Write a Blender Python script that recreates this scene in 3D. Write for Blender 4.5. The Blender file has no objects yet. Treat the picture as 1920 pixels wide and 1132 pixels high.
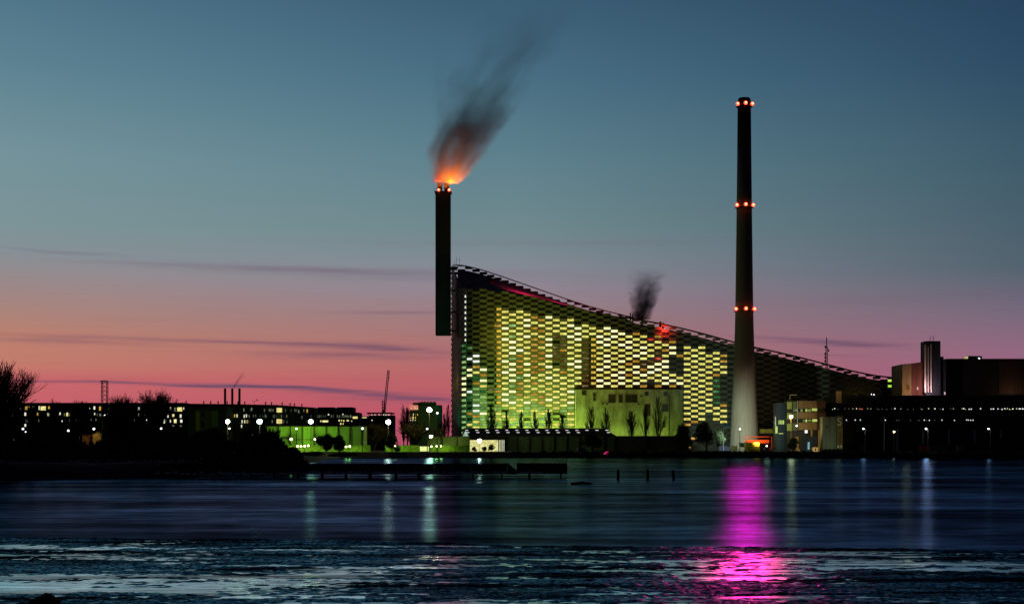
import bpy, math, random
import numpy as np
from mathutils import Vector, Matrix
R = math.radians
SC = bpy.context.scene
COL = SC.collection

# ---------------------------------------------------------------- camera, world, exposure
F = 2800.0; CX = 960.0; HY = 838.0; CAMZ = 4.0
cam_d = bpy.data.cameras.new('camera'); cam = bpy.data.objects.new('camera', cam_d); COL.objects.link(cam)
cam_d.sensor_width = 36.0; cam_d.lens = 36.0 * F / 1920.0
cam_d.shift_x = 0.0; cam_d.shift_y = (HY - 566.0) / 1920.0
cam_d.clip_start = 0.5; cam_d.clip_end = 20000.0
cam.location = (0, 0, CAMZ); cam.rotation_euler = (R(90), 0, 0)
SC.camera = cam
SC.view_settings.view_transform = 'Standard'; SC.view_settings.look = 'None'
SC.view_settings.exposure = 0.0; SC.view_settings.gamma = 1.0
SC.cycles.max_bounces = 5; SC.cycles.volume_bounces = 1; SC.cycles.transparent_max_bounces = 12
SC.cycles.volume_step_rate = 1.0; SC.cycles.volume_max_steps = 128
SC.cycles.use_denoising = True
SC.cycles.sample_clamp_indirect = 4.0
SC.cycles.caustics_reflective = False; SC.cycles.caustics_refractive = False

def P(px, py, Y):
    """a place in the world from its bearing and its distance Y north of the viewpoint"""
    return Vector(((px - CX) / F * Y, Y, CAMZ + (HY - py) / F * Y))
def PX(px, Y): return (px - CX) / F * Y
def PZ(py, Y): return CAMZ + (HY - py) / F * Y
def lin(c): 
    return tuple((v / 255 / 12.92) if v / 255 <= .04045 else ((v / 255 + .055) / 1.055) ** 2.4 for v in c)

class NT:
    """small helper for node trees"""
    def __init__(s, tree): s.t = tree; s.n = tree.nodes; s.l = tree.links
    def node(s, typ, **kw):
        n = s.n.new(typ)
        for k, v in kw.items(): setattr(n, k, v)
        return n
    def put(s, sock, v):
        if isinstance(v, (int, float)): sock.default_value = v
        elif isinstance(v, (tuple, list)):
            sock.default_value = (*v, 1.0) if (sock.type == 'RGBA' and len(v) == 3) else v
        else: s.l.new(v, sock)
    def m(s, op, a, b=None, c=None, clamp=False):
        n = s.n.new('ShaderNodeMath'); n.operation = op; n.use_clamp = clamp
        s.put(n.inputs[0], a)
        if b is not None: s.put(n.inputs[1], b)
        if c is not None: s.put(n.inputs[2], c)
        return n.outputs[0]
    def mapr(s, v, a, b, c=0.0, d=1.0, smooth=False):
        n = s.n.new('ShaderNodeMapRange'); n.clamp = True
        if smooth: n.interpolation_type = 'SMOOTHSTEP'
        s.put(n.inputs[0], v); s.put(n.inputs[1], a); s.put(n.inputs[2], b); s.put(n.inputs[3], c); s.put(n.inputs[4], d)
        return n.outputs[0]
    def mix(s, f, a, b, blend='MIX'):
        n = s.n.new('ShaderNodeMix'); n.data_type = 'RGBA'; n.blend_type = blend
        s.put(n.inputs[0], f); s.put(n.inputs[6], a); s.put(n.inputs[7], b)
        return n.outputs[2]
    def ramp(s, v, stops):
        n = s.n.new('ShaderNodeValToRGB'); e = n.color_ramp.elements
        while len(e) < len(stops): e.new(0.5)
        for el, (p, c) in zip(e, stops): el.position = p; el.color = (*c, 1)
        s.put(n.inputs[0], v); return n.outputs[0]
    def noise(s, vec, scale=1.0, detail=2.0, rough=.5, dist=0.0, dims='3D'):
        n = s.n.new('ShaderNodeTexNoise'); n.noise_dimensions = dims
        if vec is not None: s.l.new(vec, n.inputs['Vector'])
        n.inputs['Scale'].default_value = scale; n.inputs['Detail'].default_value = detail
        n.inputs['Roughness'].default_value = rough; n.inputs['Distortion'].default_value = dist
        return n.outputs[0]
    def comb(s, x, y, z):
        n = s.n.new('ShaderNodeCombineXYZ'); s.put(n.inputs[0], x); s.put(n.inputs[1], y); s.put(n.inputs[2], z); return n.outputs[0]
    def sep(s, v):
        n = s.n.new('ShaderNodeSeparateXYZ'); s.l.new(v, n.inputs[0]); return n.outputs

# dusk sky: afterglow in front, dark blue behind and overhead
W = bpy.data.worlds.new('World'); SC.world = W; W.use_nodes = True
def build_world():
    T = NT(W.node_tree); T.n.clear()
    out = T.node('ShaderNodeOutputWorld'); bg = T.node('ShaderNodeBackground')
    tc = T.node('ShaderNodeTexCoord'); x, y, z = T.sep(tc.outputs['Generated'])
    u = T.m('ARCTAN2', x, y)                      # azimuth from straight ahead
    hor = T.m('SQRT', T.m('ADD', T.m('MULTIPLY', x, x), T.m('MULTIPLY', y, y)))
    e = T.m('ARCTAN2', z, hor)                    # elevation
    ef = T.m('DIVIDE', e, 0.62, clamp=True)
    def st(lst): return [(min(1, max(0, math.atan((HY - py) / F) / .62 if py is not None else p)), lin(c)) for p, py, c in lst]
    left = st([(0, 838, (190, 86, 96)), (0, 765, (201, 98, 108)), (0, 715, (200, 104, 106)), (0, 690, (196, 124, 108)), (0, 640, (188, 128, 110)), (0, 600, (172, 132, 122)),
               (0, 550, (156, 136, 136)), (0, 490, (134, 144, 150)), (0, 440, (124, 148, 152)), (0, 310, (115, 146, 155)), (0, 150, (92, 130, 146)), (0, 0, (76, 114, 135)),
               (.62, None, (48, 78, 104)), (1, None, (20, 36, 58))])
    mid = st([(0, 838, (170, 76, 100)), (0, 765, (188, 88, 104)), (0, 700, (186, 102, 106)), (0, 650, (174, 114, 114)), (0, 600, (160, 122, 126)),
              (0, 540, (146, 134, 146)), (0, 500, (132, 138, 148)), (0, 430, (112, 137, 142)), (0, 310, (96, 130, 142)), (0, 150, (74, 112, 132)), (0, 0, (60, 94, 118)),
              (.62, None, (36, 62, 90)), (1, None, (15, 29, 50))])
    right = st([(0, 838, (150, 88, 118)), (0, 720, (156, 98, 128)), (0, 660, (142, 104, 128)), (0, 600, (118, 104, 124)),
                (0, 520, (80, 98, 110)), (0, 420, (70, 94, 108)), (0, 300, (58, 88, 105)), (0, 150, (44, 74, 100)), (0, 0, (37, 64, 91)),
                (.62, None, (24, 44, 70)), (1, None, (11, 22, 40))])
    cl = T.ramp(ef, left); cm = T.ramp(ef, mid); cr = T.ramp(ef, right)
    c = T.mix(T.mapr(u, -.33, -.03), cl, cm)
    c = T.mix(T.mapr(u, .0, .34), c, cr)
    # thin cloud streaks
    wig = T.noise(T.comb(T.m('MULTIPLY', u, 6.0), T.m('MULTIPLY', e, 16.0), 0.0), 1.0, 3, .5)
    wv = T.m('MULTIPLY', T.m('SUBTRACT', wig, .5), .010)
    det = T.noise(T.comb(T.m('MULTIPLY', u, 14.0), T.m('MULTIPLY', T.m('ADD', e, T.m('MULTIPLY', wv, .5)), 420.0), 0.0), 1.0, 4, .6)
    det = T.mapr(det, .33, .66)
    total = None
    # px centre, py centre, half width, half height, slope (py per px), amount
    for (px, py, w, h, sl, am) in [(120, 471, 95, 3.0, .03, .30), (520, 503, 260, 6, .012, .38), (760, 515, 260, 10, .01, .22), (330, 637, 330, 4, .012, .45), (690, 651, 150, 6, .04, .8), (640, 667, 170, 6, .01, .55), (130, 640, 140, 5, .01, .35),
                              (290, 722, 330, 2.6, .022, .75), (640, 737, 240, 4.5, .05, .65), (560, 730, 190, 3, .03, .45), (760, 748, 140, 8, .02, .4), (1580, 642, 105, 5.5, .055, .8), (1480, 632, 100, 3, .05, .45),
                              (1560, 665, 60, 2, .01, .3), (760, 585, 130, 4, .0, .25), (1000, 455, 300, 6, 0, .14), (1680, 560, 280, 10, 0, .10), (1330, 690, 160, 5, 0, .15)]:
        u0 = math.atan((px - CX) / F); e0 = math.atan((HY - py) / math.hypot(F, px - CX))
        du = T.m('SUBTRACT', u, u0)
        a = T.m('MULTIPLY', T.m('DIVIDE', du, w / F), T.m('DIVIDE', du, w / F))
        ee = T.m('ADD', T.m('SUBTRACT', T.m('SUBTRACT', e, wv), e0), T.m('MULTIPLY', du, sl))
        b = T.m('DIVIDE', ee, h / F); b = T.m('MULTIPLY', b, b)
        g = T.m('MULTIPLY', T.m('EXPONENT', T.m('MULTIPLY', T.m('ADD', a, b), -1.0)), am)
        total = g if total is None else T.m('ADD', total, g)
    front = T.mapr(y, 0.2, .5)
    total = T.m('MULTIPLY', T.m('MULTIPLY', total, T.m('ADD', .55, T.m('MULTIPLY', det, .6))), front)
    # faint overall streaking near the horizon
    fine = T.m('MULTIPLY', T.m('MULTIPLY', T.m('SUBTRACT', det, .4), .10), T.mapr(e, .16, .03))
    cloud = T.m('ADD', total, T.m('MAXIMUM', fine, 0.0), clamp=True)
    c = T.mix(cloud, c, lin((104, 76, 104)))
    back = T.mapr(y, .80, .05, smooth=True)
    c = T.mix(back, c, T.mix(T.mapr(e, 0, .8), lin((13, 17, 32)), lin((7, 10, 20))))
    over = T.mapr(e, .62, 1.3)
    c = T.mix(over, c, lin((18, 28, 46)))
    # a trace of physical sky with the sun well below the horizon
    sky = T.node('ShaderNodeTexSky'); sky.sky_type = 'NISHITA'; sky.sun_disc = False
    sky.sun_elevation = R(-4.0); sky.sun_rotation = R(-25); sky.altitude = 0
    c = T.mix(1.0, c, T.mix(1.0, sky.outputs[0], (.003, .003, .003), 'MULTIPLY'), 'ADD')
    T.l.new(c, bg.inputs[0]); bg.inputs[1].default_value = 1.0
    T.l.new(bg.outputs[0], out.inputs[0])
build_world()

# ---------------------------------------------------------------- materials
MATS = {}
def mat(name, col=(.2, .2, .2), rough=.7, metal=0.0, spec=.3, noise=0.0, nscale=1.0, bump=0.0, col2=None, stretch=(1, 1, 1)):
    if name in MATS: return MATS[name]
    m = bpy.data.materials.new(name); m.use_nodes = True; T = NT(m.node_tree)
    b = T.n['Principled BSDF']; b.inputs['Roughness'].default_value = rough; b.inputs['Metallic'].default_value = metal
    b.inputs['Specular IOR Level'].default_value = spec; b.inputs['Base Color'].default_value = (*col, 1)
    if noise > 0 or bump > 0:
        tc = T.node('ShaderNodeTexCoord'); mp = T.node('ShaderNodeMapping'); mp.inputs['Scale'].default_value = stretch
        T.l.new(tc.outputs['Object'], mp.inputs[0])
        n = T.noise(mp.outputs[0], nscale, 5, .6)
        if noise > 0:
            c2 = col2 or tuple(v * (1 - noise) for v in col)
            T.l.new(T.mix(T.mapr(n, .35, .65), col, c2), b.inputs['Base Color'])
        if bump > 0:
            bp = T.node('ShaderNodeBump'); bp.inputs['Strength'].default_value = bump; bp.inputs['Distance'].default_value = .3
            T.l.new(n, bp.inputs['Height']); T.l.new(bp.outputs[0], b.inputs['Normal'])
    MATS[name] = m; return m
def glow(name, col=(.9,.9,.9), strength=1.0, detail=0.0, nscale=(.9, .9, 1.6), sample=False, dark=(.35, .2, .04), plus=(1, 1, .6)):
    """something that gives off light; detail > 0 mottles it like a lit room behind glass"""
    if name in MATS: return MATS[name]
    m = bpy.data.materials.new(name); m.use_nodes = True; T = NT(m.node_tree); T.n.clear()
    out = T.node('ShaderNodeOutputMaterial'); em = T.node('ShaderNodeEmission')
    em.inputs[0].default_value = (*col, 1); em.inputs[1].default_value = strength
    if detail > 0:
        g = T.node('ShaderNodeNewGeometry'); mp = T.node('ShaderNodeMapping'); mp.inputs['Scale'].default_value = nscale
        T.l.new(g.outputs['Position'], mp.inputs[0])
        n = T.noise(mp.outputs[0], 1.0, 3, .75)
        c = T.mix(T.mapr(n, .54, .36, 0, detail), col, tuple(a * b for a, b in zip(col, dark)))
        n2 = T.noise(mp.outputs[0], .35, 1, .5)
        c = T.mix(T.mapr(n2, .5, .68, 0, .8), c, tuple(min(1.0, a * 1.3 + .12 * q) for a, q in zip(col, plus)))
        T.l.new(c, em.inputs[0])
    T.l.new(em.outputs[0], out.inputs[0])
    if not sample: m.cycles.emission_sampling = 'NONE'
    MATS[name] = m; return m

M_dark = mat('dark_cladding', (.035, .035, .04), .8, noise=.4, nscale=.3)
M_darkr = mat('dark_roof', (.03, .03, .036), .9, noise=.4, nscale=.2)
M_brick = mat('aluminium_brick', (.18, .18, .15), .55, .25, .4, noise=.45, nscale=.35)
M_glaz = mat('dark_glazing', (.02, .022, .02), .3, 0, .5)
M_conc = mat('stained_concrete', (.42, .42, .37), .9, noise=.55, nscale=.30, bump=.4, col2=(.17, .17, .13), stretch=(1, 1, .35))
M_stack = mat('pale_concrete_stack', (.20, .175, .165), .85, noise=.25, nscale=.8, stretch=(2.5, 2.5, .04))
M_stackd = mat('black_painted_concrete', (.016, .014, .016), .8)
M_steel = mat('weathered_steel', (.12, .12, .12), .6, .4, noise=.4, nscale=.8)
M_steeld = mat('dark_steel', (.03, .03, .032), .6, .3)
M_bark = mat('bark', (.04, .032, .028), .95, noise=.4, nscale=2)
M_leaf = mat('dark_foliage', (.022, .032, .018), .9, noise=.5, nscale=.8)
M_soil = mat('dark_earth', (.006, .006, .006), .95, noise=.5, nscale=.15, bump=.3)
M_asph = mat('asphalt', (.05, .05, .05), .9, noise=.3, nscale=.2)
M_rock = mat('wet_rock', (.022, .02, .018), .85, noise=.5, nscale=1.0)
M_wood = mat('dark_timber', (.035, .03, .026), .9, noise=.5, nscale=2, stretch=(1, 1, .2))
M_white = mat('white_paint', (.75, .75, .72), .6)
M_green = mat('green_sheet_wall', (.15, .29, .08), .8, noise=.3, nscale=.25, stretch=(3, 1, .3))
M_tan = mat('tan_panel', (.34, .23, .13), .8, noise=.3, nscale=.4, stretch=(3, 1, .5))
M_maroon = mat('maroon_panel', (.20, .07, .06), .8, noise=.4, nscale=.3, stretch=(3, 1, .4))
M_blue = mat('blue_grey_panel', (.28, .34, .46), .8, noise=.3, nscale=.3, stretch=(2, 1, .4))

# ---------------------------------------------------------------- mesh builder
class MB:
    def __init__(s): s.v = []; s.f = []; s.mi = []; s.cur = 0
    def quad(s, *p):
        n = len(s.v); s.v += [tuple(q) for q in p]; s.f.append(tuple(range(n, n + len(p)))); s.mi.append(s.cur)
    def box(s, x0, x1, y0, y1, z0, z1):
        s.hexa([(x0, y0, z0), (x1, y0, z0), (x1, y1, z0), (x0, y1, z0)], [(x0, y0, z1), (x1, y0, z1), (x1, y1, z1), (x0, y1, z1)]); return s
    def hexa(s, bot, top):
        n = len(s.v); k = len(bot); s.v += [tuple(q) for q in bot] + [tuple(q) for q in top]
        s.f.append(tuple(n + i for i in reversed(range(k)))); s.f.append(tuple(n + k + i for i in range(k)))
        for i in range(k): j = (i + 1) % k; s.f.append((n + i, n + j, n + k + j, n + k + i))
        s.mi += [s.cur] * (k + 2)
    def tube(s, a, b, r0, r1=None, n=5):
        a = Vector(a); b = Vector(b); r1 = r0 if r1 is None else r1
        d = (b - a)
        if d.length < 1e-6: return
        d.normalize(); q = Vector((0, 0, 1)) if abs(d.z) < .9 else Vector((1, 0, 0))
        u = d.cross(q).normalized(); w = d.cross(u)
        ra = [a + (u * math.cos(t) + w * math.sin(t)) * r0 for t in [2 * math.pi * i / n for i in range(n)]]
        rb = [b + (u * math.cos(t) + w * math.sin(t)) * r1 for t in [2 * math.pi * i / n for i in range(n)]]
        s.hexa(ra, rb)
    def lathe(s, cx, cy, prof, n=32, caps=True):
        base = len(s.v)
        for (r, z) in prof:
            for i in range(n): t = 2 * math.pi * i / n; s.v.append((cx + r * math.cos(t), cy + r * math.sin(t), z))
        for k in range(len(prof) - 1):
            for i in range(n):
                j = (i + 1) % n; s.f.append((base + k * n + i, base + k * n + j, base + (k + 1) * n + j, base + (k + 1) * n + i)); s.mi.append(s.cur)
        if caps:
            s.f.append(tuple(base + i for i in reversed(range(n)))); s.mi.append(s.cur)
            s.f.append(tuple(base + (len(prof) - 1) * n + i for i in range(n))); s.mi.append(s.cur)
    def ball(s, c, r, n=8, m=5, sx=1, sy=1, sz=1):
        prof = [(max(.001, r * math.sin(math.pi * k / m)), -r * math.cos(math.pi * k / m)) for k in range(m + 1)]
        b0 = len(s.v); s.lathe(0, 0, prof, n)
        for i in range(b0, len(s.v)):
            x, y, z = s.v[i]; s.v[i] = (c[0] + x * sx, c[1] + y * sy, c[2] + z * sz)
    def build(s, name, m, parent=None, smooth=False, origin=None):
        me = bpy.data.meshes.new(name)
        vs = s.v
        if origin is not None: vs = [(a - origin[0], b - origin[1], c - origin[2]) for a, b, c in vs]
        me.from_pydata(vs, [], s.f)
        for q in (m if isinstance(m, list) else [m]): me.materials.append(q)
        if isinstance(m, list): me.polygons.foreach_set('material_index', s.mi)
        if smooth: me.polygons.foreach_set('use_smooth', [True] * len(me.polygons))
        me.update()
        o = bpy.data.objects.new(name, me); COL.objects.link(o)
        if origin is not None: o.location = origin
        if parent is not None:
            o.parent = parent
            if parent.parent is None: o.matrix_parent_inverse = Matrix.Translation(-Vector(parent.location))
            else: o.matrix_parent_inverse = Matrix.Identity(4)
        return o
def tag(o, label=None, cat=None, group=None, kind=None):
    if label: o['label'] = label
    if cat: o['category'] = cat
    if group: o['group'] = group
    if kind: o['kind'] = kind
    return o
def thing(name, label, cat, loc=(0, 0, 0), group=None):
    o = bpy.data.objects.new(name, None); COL.objects.link(o); o.location = loc; o.empty_display_size = .5
    return tag(o, label, cat, group)
def move(c, d): # translate a just-made child
    c.location = Vector(c.location) + Vector(d)
def one(name, fn, m, label, cat, group=None, smooth=False):
    b = MB(); fn(b); return tag(b.build(name, m, None, smooth), label, cat, group)
def lamp(name, loc, col, power, radius=.5, spot=None, aim=None, blend=.6):
    d = bpy.data.lights.new(name, 'SPOT' if spot else 'POINT'); d.color = col; d.energy = power; d.shadow_soft_size = radius
    if spot: d.spot_size = R(spot); d.spot_blend = blend
    o = bpy.data.objects.new(name, d); COL.objects.link(o); o.location = loc
    if aim is not None: o.rotation_euler = (Vector(aim) - Vector(loc)).to_track_quat('-Z', 'Y').to_euler()
    return o

GZ = 2.2     # level of the quay and the land behind it
# ---------------------------------------------------------------- water, land
def water_mat(name, tint, rough, bump, sx, sy, dark=.6, mirror=0.0):
    m = bpy.data.materials.new(name); m.use_nodes = True; T = NT(m.node_tree); T.n.clear()
    out = T.node('ShaderNodeOutputMaterial'); gl = T.node('ShaderNodeBsdfGlossy'); gl.distribution = 'BECKMANN'; df = T.node('ShaderNodeBsdfDiffuse')
    df.inputs[0].default_value = (.003, .006, .012, 1)
    g = T.node('ShaderNodeNewGeometry'); mp = T.node('ShaderNodeMapping'); mp.inputs['Scale'].default_value = (sx, sy, 1)
    T.l.new(g.outputs['Position'], mp.inputs[0])
    big = T.noise(mp.outputs[0], .12, 4, .6); fine = T.noise(mp.outputs[0], 1.0, 4, .62)
    mp2 = T.node('ShaderNodeMapping'); mp2.inputs['Scale'].default_value = (sx * .12, sy * .8, 1); T.l.new(g.outputs['Position'], mp2.inputs[0])
    band = T.noise(mp2.outputs[0], .45, 4, .65)
    f = T.m('MULTIPLY', T.mapr(big, .36, .64, 1 - dark, 1.0 + dark * .45), T.mapr(band, .38, .62, .5, 1.6))
    f = T.m('MULTIPLY', f, T.mapr(fine, .38, .62, .6, 1.4))
    c = T.mix(1.0, tint, T.comb(f, f, f), 'MULTIPLY')
    lw = T.node('ShaderNodeLayerWeight'); lw.inputs[0].default_value = .5
    T.l.new(c, gl.inputs[0]); gl.inputs[1].default_value = rough
    rr = T.mapr(big, .3, .7, rough * .85, rough * 1.15); T.l.new(rr, gl.inputs[1])
    bp = T.node('ShaderNodeBump'); bp.inputs['Strength'].default_value = bump; bp.inputs['Distance'].default_value = .05
    T.l.new(fine, bp.inputs['Height']); T.l.new(bp.outputs[0], gl.inputs['Normal'])
    ad = T.node('ShaderNodeAddShader'); T.l.new(gl.outputs[0], ad.inputs[0]); T.l.new(df.outputs[0], ad.inputs[1])
    T.l.new(ad.outputs[0], out.inputs[0]); MATS[name] = m; return m
M_water = water_mat('dusk_water', (.050, .108, .215), .225, .3, .26, .36)
M_shal = water_mat('calm_shallow_water', (.66, .97, 1.0), .25, .12, .7, 2.6, dark=.45)
b = MB(); b.quad((-3000, -200, 0), (3000, -200, 0), (3000, 6000, 0), (-3000, 6000, 0))
tag(b.build('water', M_water), kind='structure')
b = MB(); b.quad((-400, 20, .008), (400, 20, .008), (400, 66, .008), (-400, 66, .008))

# land: quay line on the far shore, sloping bank down to the water
shore = [(-3000, 560), (-60, 560), (-20, 560), (60, 558), (150, 556), (195, 545), (240, 520), (420, 470), (3000, 300)]
def land():
    b = MB(); inner = [(x, y + 9) for x, y in shore]
    for i in range(len(shore) - 1):
        (x0, y0), (x1, y1) = shore[i], shore[i + 1]; (a0, c0), (a1, c1) = inner[i], inner[i + 1]
        b.quad((x0, y0, -.6), (x1, y1, -.6), (a1, c1, GZ), (a0, c0, GZ))
        b.quad((a0, c0, GZ), (a1, c1, GZ), (a1 if abs(a1) < 2999 else a1, 9000, GZ), (a0, 9000, GZ))
    return b.build('ground', M_soil)
tag(land(), kind='structure')
def fbm(shape, cells, seed, octaves=4, gain=.5):
    rng = np.random.RandomState(seed); H, Wd = shape; out = np.zeros(shape); amp = 1.0; tot = 0
    cy, cx = cells
    for o in range(octaves):
        g = rng.rand(int(cy) + 2, int(cx) + 2)
        yy = np.linspace(0, int(cy) - 1e-6, H); xx = np.linspace(0, int(cx) - 1e-6, Wd)
        yi = yy.astype(int); xi = xx.astype(int); fy = yy - yi; fx = xx - xi
        fy = fy * fy * (3 - 2 * fy); fx = fx * fx * (3 - 2 * fx)
        a = g[np.ix_(yi, xi)]; bb = g[np.ix_(yi, xi + 1)]; c = g[np.ix_(yi + 1, xi)]; d = g[np.ix_(yi + 1, xi + 1)]
        out += amp * ((a * (1 - fx) + bb * fx) * (1 - fy)[:, None] + (c * (1 - fx) + d * fx) * fy[:, None])
        tot += amp; amp *= gain; cy *= 2; cx *= 2
    return out / tot
def grid_mesh(name, xs, ys, Z, m, smooth=True):
    H, Wd = Z.shape; X, Y = np.meshgrid(xs, ys)
    co = np.stack([X, Y, Z], -1).reshape(-1, 3).astype(np.float32)
    idx = np.arange(H * Wd).reshape(H, Wd)
    q = np.stack([idx[:-1, :-1], idx[:-1, 1:], idx[1:, 1:], idx[1:, :-1]], -1).reshape(-1, 4)
    me = bpy.data.meshes.new(name); me.vertices.add(len(co)); me.vertices.foreach_set('co', co.ravel())
    me.loops.add(q.size); me.loops.foreach_set('vertex_index', q.ravel().astype(np.int32))
    me.polygons.add(len(q)); me.polygons.foreach_set('loop_start', np.arange(0, q.size, 4, dtype=np.int32))
    me.polygons.foreach_set('loop_total', np.full(len(q), 4, dtype=np.int32))
    me.polygons.foreach_set('use_smooth', np.ones(len(q), dtype=bool)); me.update(calc_edges=True)
    me.materials.append(m); o = bpy.data.objects.new(name, me); COL.objects.link(o); return o
# peninsula on the left, grown over, its shore nearly level with the jetty
def peninsula():
    xs = np.linspace(-170, -38, 150); ys = np.linspace(168, 600, 190)
    X, Y = np.meshgrid(xs, ys)
    # right-hand shore: x limit as a function of y
    xr = np.interp(Y, [168, 190, 200, 260, 330, 430, 500, 560, 600], [-60, -48, -42, -42, -46, -56, -62, -64, -40])
    yn = np.interp(X, [-170, -64, -50, -44, -38], [168, 181, 190, 196, 199])
    d = np.minimum(xr - X, (Y - yn) * .8)
    n = fbm(X.shape, (26, 22), 5, 4)
    Z = np.clip(d * .35, -1.2, GZ - .2) + (n - .5) * 1.2 * np.clip(d / 4, 0, 1)
    Z = np.where(Y > 555, np.minimum(Z, GZ - .1), Z)
    Z = np.maximum(Z, -1.3)
    tag(grid_mesh('peninsula_ground', xs, ys, Z, M_soil), kind='structure')
peninsula()
b = MB(); b.quad((-1500, 168, -.5), (-169.9, 168, -.5), (-169.9, 185, GZ - .3), (-1500, 185, GZ - .3)); b.quad((-1500, 185, GZ - .3), (-169.9, 185, GZ - .3), (-169.9, 590, GZ - .3), (-1500, 590, GZ - .3))
tag(b.build('west_ground', M_soil), kind='structure')

# tidal flat in the foreground with pools
def mud_mat():
    m = bpy.data.materials.new('wet_mud'); m.use_nodes = True; T = NT(m.node_tree); T.n.clear()
    out = T.node('ShaderNodeOutputMaterial'); gl = T.node('ShaderNodeBsdfGlossy'); df = T.node('ShaderNodeBsdfDiffuse')
    g = T.node('ShaderNodeNewGeometry'); mp = T.node('ShaderNodeMapping'); mp.inputs['Scale'].default_value = (1.3, 2.0, 1)
    T.l.new(g.outputs['Position'], mp.inputs[0])
    n = T.noise(mp.outputs[0], 5.5, 5, .72)
    mp2 = T.node('ShaderNodeMapping'); mp2.inputs['Scale'].default_value = (.10, .55, 1); T.l.new(g.outputs['Position'], mp2.inputs[0])
    n2 = T.noise(mp2.outputs[0], 1.0, 4, .6)
    wet = T.m('MULTIPLY', T.mapr(n, .47, .58, .05, 1.0), T.mapr(n2, .40, .60, .04, 1.0))
    df.inputs[0].default_value = (.006, .007, .009, 1)
    T.l.new(T.mix(wet, (.002, .004, .008), (.32, .66, .80)), gl.inputs[0]); gl.inputs[1].default_value = .24
    bp = T.node('ShaderNodeBump'); bp.inputs['Strength'].default_value = .35; bp.inputs['Distance'].default_value = .02
    T.l.new(n, bp.inputs['Height']); T.l.new(bp.outputs[0], gl.inputs['Normal'])
    ad = T.node('ShaderNodeAddShader'); T.l.new(gl.outputs[0], ad.inputs[0]); T.l.new(df.outputs[0], ad.inputs[1]); T.l.new(ad.outputs[0], out.inputs[0])
    return m
def mudflat():
    xs = np.linspace(-32, 32, 1100); ys = np.linspace(34, 67, 620)
    X, Y = np.meshgrid(xs, ys)
    edge = np.interp(X, [-36, -20, -11, -2, 0, 6, 20, 36], [65.5, 65.0, 64.2, 61.5, 60.5, 59.5, 57.5, 55])
    edge = edge + (fbm(X.shape, (2, 60), 9, 3) - .5) * .5
    n = fbm(X.shape, (34, 22), 11, 5, .68); n2 = fbm(X.shape, (8, 4), 21, 4, .5); n3 = fbm(X.shape, (130, 220), 31, 2, .7)
    # a swale of open pools sweeping up from lower left to the middle of the edge
    sw = np.exp(-(((Y - (44 + .55 * (X + 14))) / 4.6) ** 2)) * np.clip(1 - (X + 2) / 8, 0, 1)
    h = (n - .50) * .13 + (n2 - .5) * .10 + (n3 - .5) * .07 + .018 - sw * .022
    rim = np.exp(-(((Y - edge + .35) / .22) ** 2)) * .05
    h = h + rim
    t = np.clip((edge - Y) / .25, -1, 1)
    h = np.where(t < 0, -.05 + t * .2, h * np.clip(t * 2, 0, 1))
    tag(grid_mesh('mudflat', xs, ys, h, mud_mat()), kind='structure')
    bb = MB()
    pts = [(-36, 65.2), (-20, 64.7), (-11, 63.9), (-2, 61.2), (0, 60.2), (6, 59.2), (20, 57.2), (36, 54.7)]
    for (x0, y0), (x1, y1) in zip(pts, pts[1:]): bb.quad((x0, 28, .004), (x1, 28, .004), (x1, y1, .004), (x0, y0, .004))
    tag(bb.build('shallow_water', M_shal), kind='structure')
mudflat()
rng = random.Random(3)

def rock(b, c, sx, sy, sz, seed, jag=.25):
    r = random.Random(seed); n0 = len(b.v); b.ball((0, 0, 0), 1, 9, 6)
    for i in range(n0, len(b.v)):
        x, y, z = b.v[i]; k = 1 + (r.random() - .5) * jag * 2; b.v[i] = (c[0] + x * sx * k, c[1] + y * sy * k, c[2] + max(z, -.3) * sz * k)
def cone_rock(b):
    c = P(85, 1128, 38.4); r = random.Random(4)
    for k in range(14):
        t = k / 13; a = r.uniform(-1, 1)
        rock(b, (c.x + a * .34 * (1 - t * .8), c.y + r.uniform(-.12, .12), .02 + t * .16), .16 - .07 * t, .14, .07, k + 60)
one('beach_stones', cone_rock, M_rock, 'small dark heap of stones on the wet mud at the near left edge', 'stone heap')
def driftlog(b):
    c = P(1090, 908, 160); b.tube((c.x - 1.1, 160, .05), (c.x + .2, 160.1, .22), .14, .16, 7); b.tube((c.x + .2, 160.1, .2), (c.x + 1.2, 160, .05), .16, .06, 7); b.tube((c.x - .9, 160, .1), (c.x - 1.2, 160, .28), .07, .04, 5)
one('driftwood', driftlog, M_wood, 'low dark piece of driftwood lying in the shallow water', 'driftwood')

# ---------------------------------------------------------------- the sloping power plant with its brick facade
CW = 13.65; CH = 5.15; BY = 737.0
H1 = CH / F * BY                                    # one course, about 1.36 m
NEAR = [(858, 535), (866, 537), (900, 541), (950, 546), (1000, 556), (1040, 566), (1080, 575), (1120, 584), (1160, 592), (1200, 599), (1240, 606), (1280, 615), (1320, 625), (1360, 636),
        (1400, 647), (1450, 657.5), (1500, 669), (1550, 682), (1600, 695), (1640, 703), (1692, 709)]
UP = [(847, 497), (858, 496), (870, 497), (900, 504), (940, 517), (980, 531), (1020, 545), (1060, 559), (1100, 572), (1140, 583), (1190, 595)]
def interp(tab, x): return float(np.interp(x, [t[0] for t in tab], [t[1] for t in tab]))
def znear(px): return PZ(interp(NEAR, px), BY)
FY = 795.0
plant = thing('power_plant', 'huge sloping waste power plant with a checkered facade of metal bricks and lit yellow windows', 'power plant', (60, BY, GZ))
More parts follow.
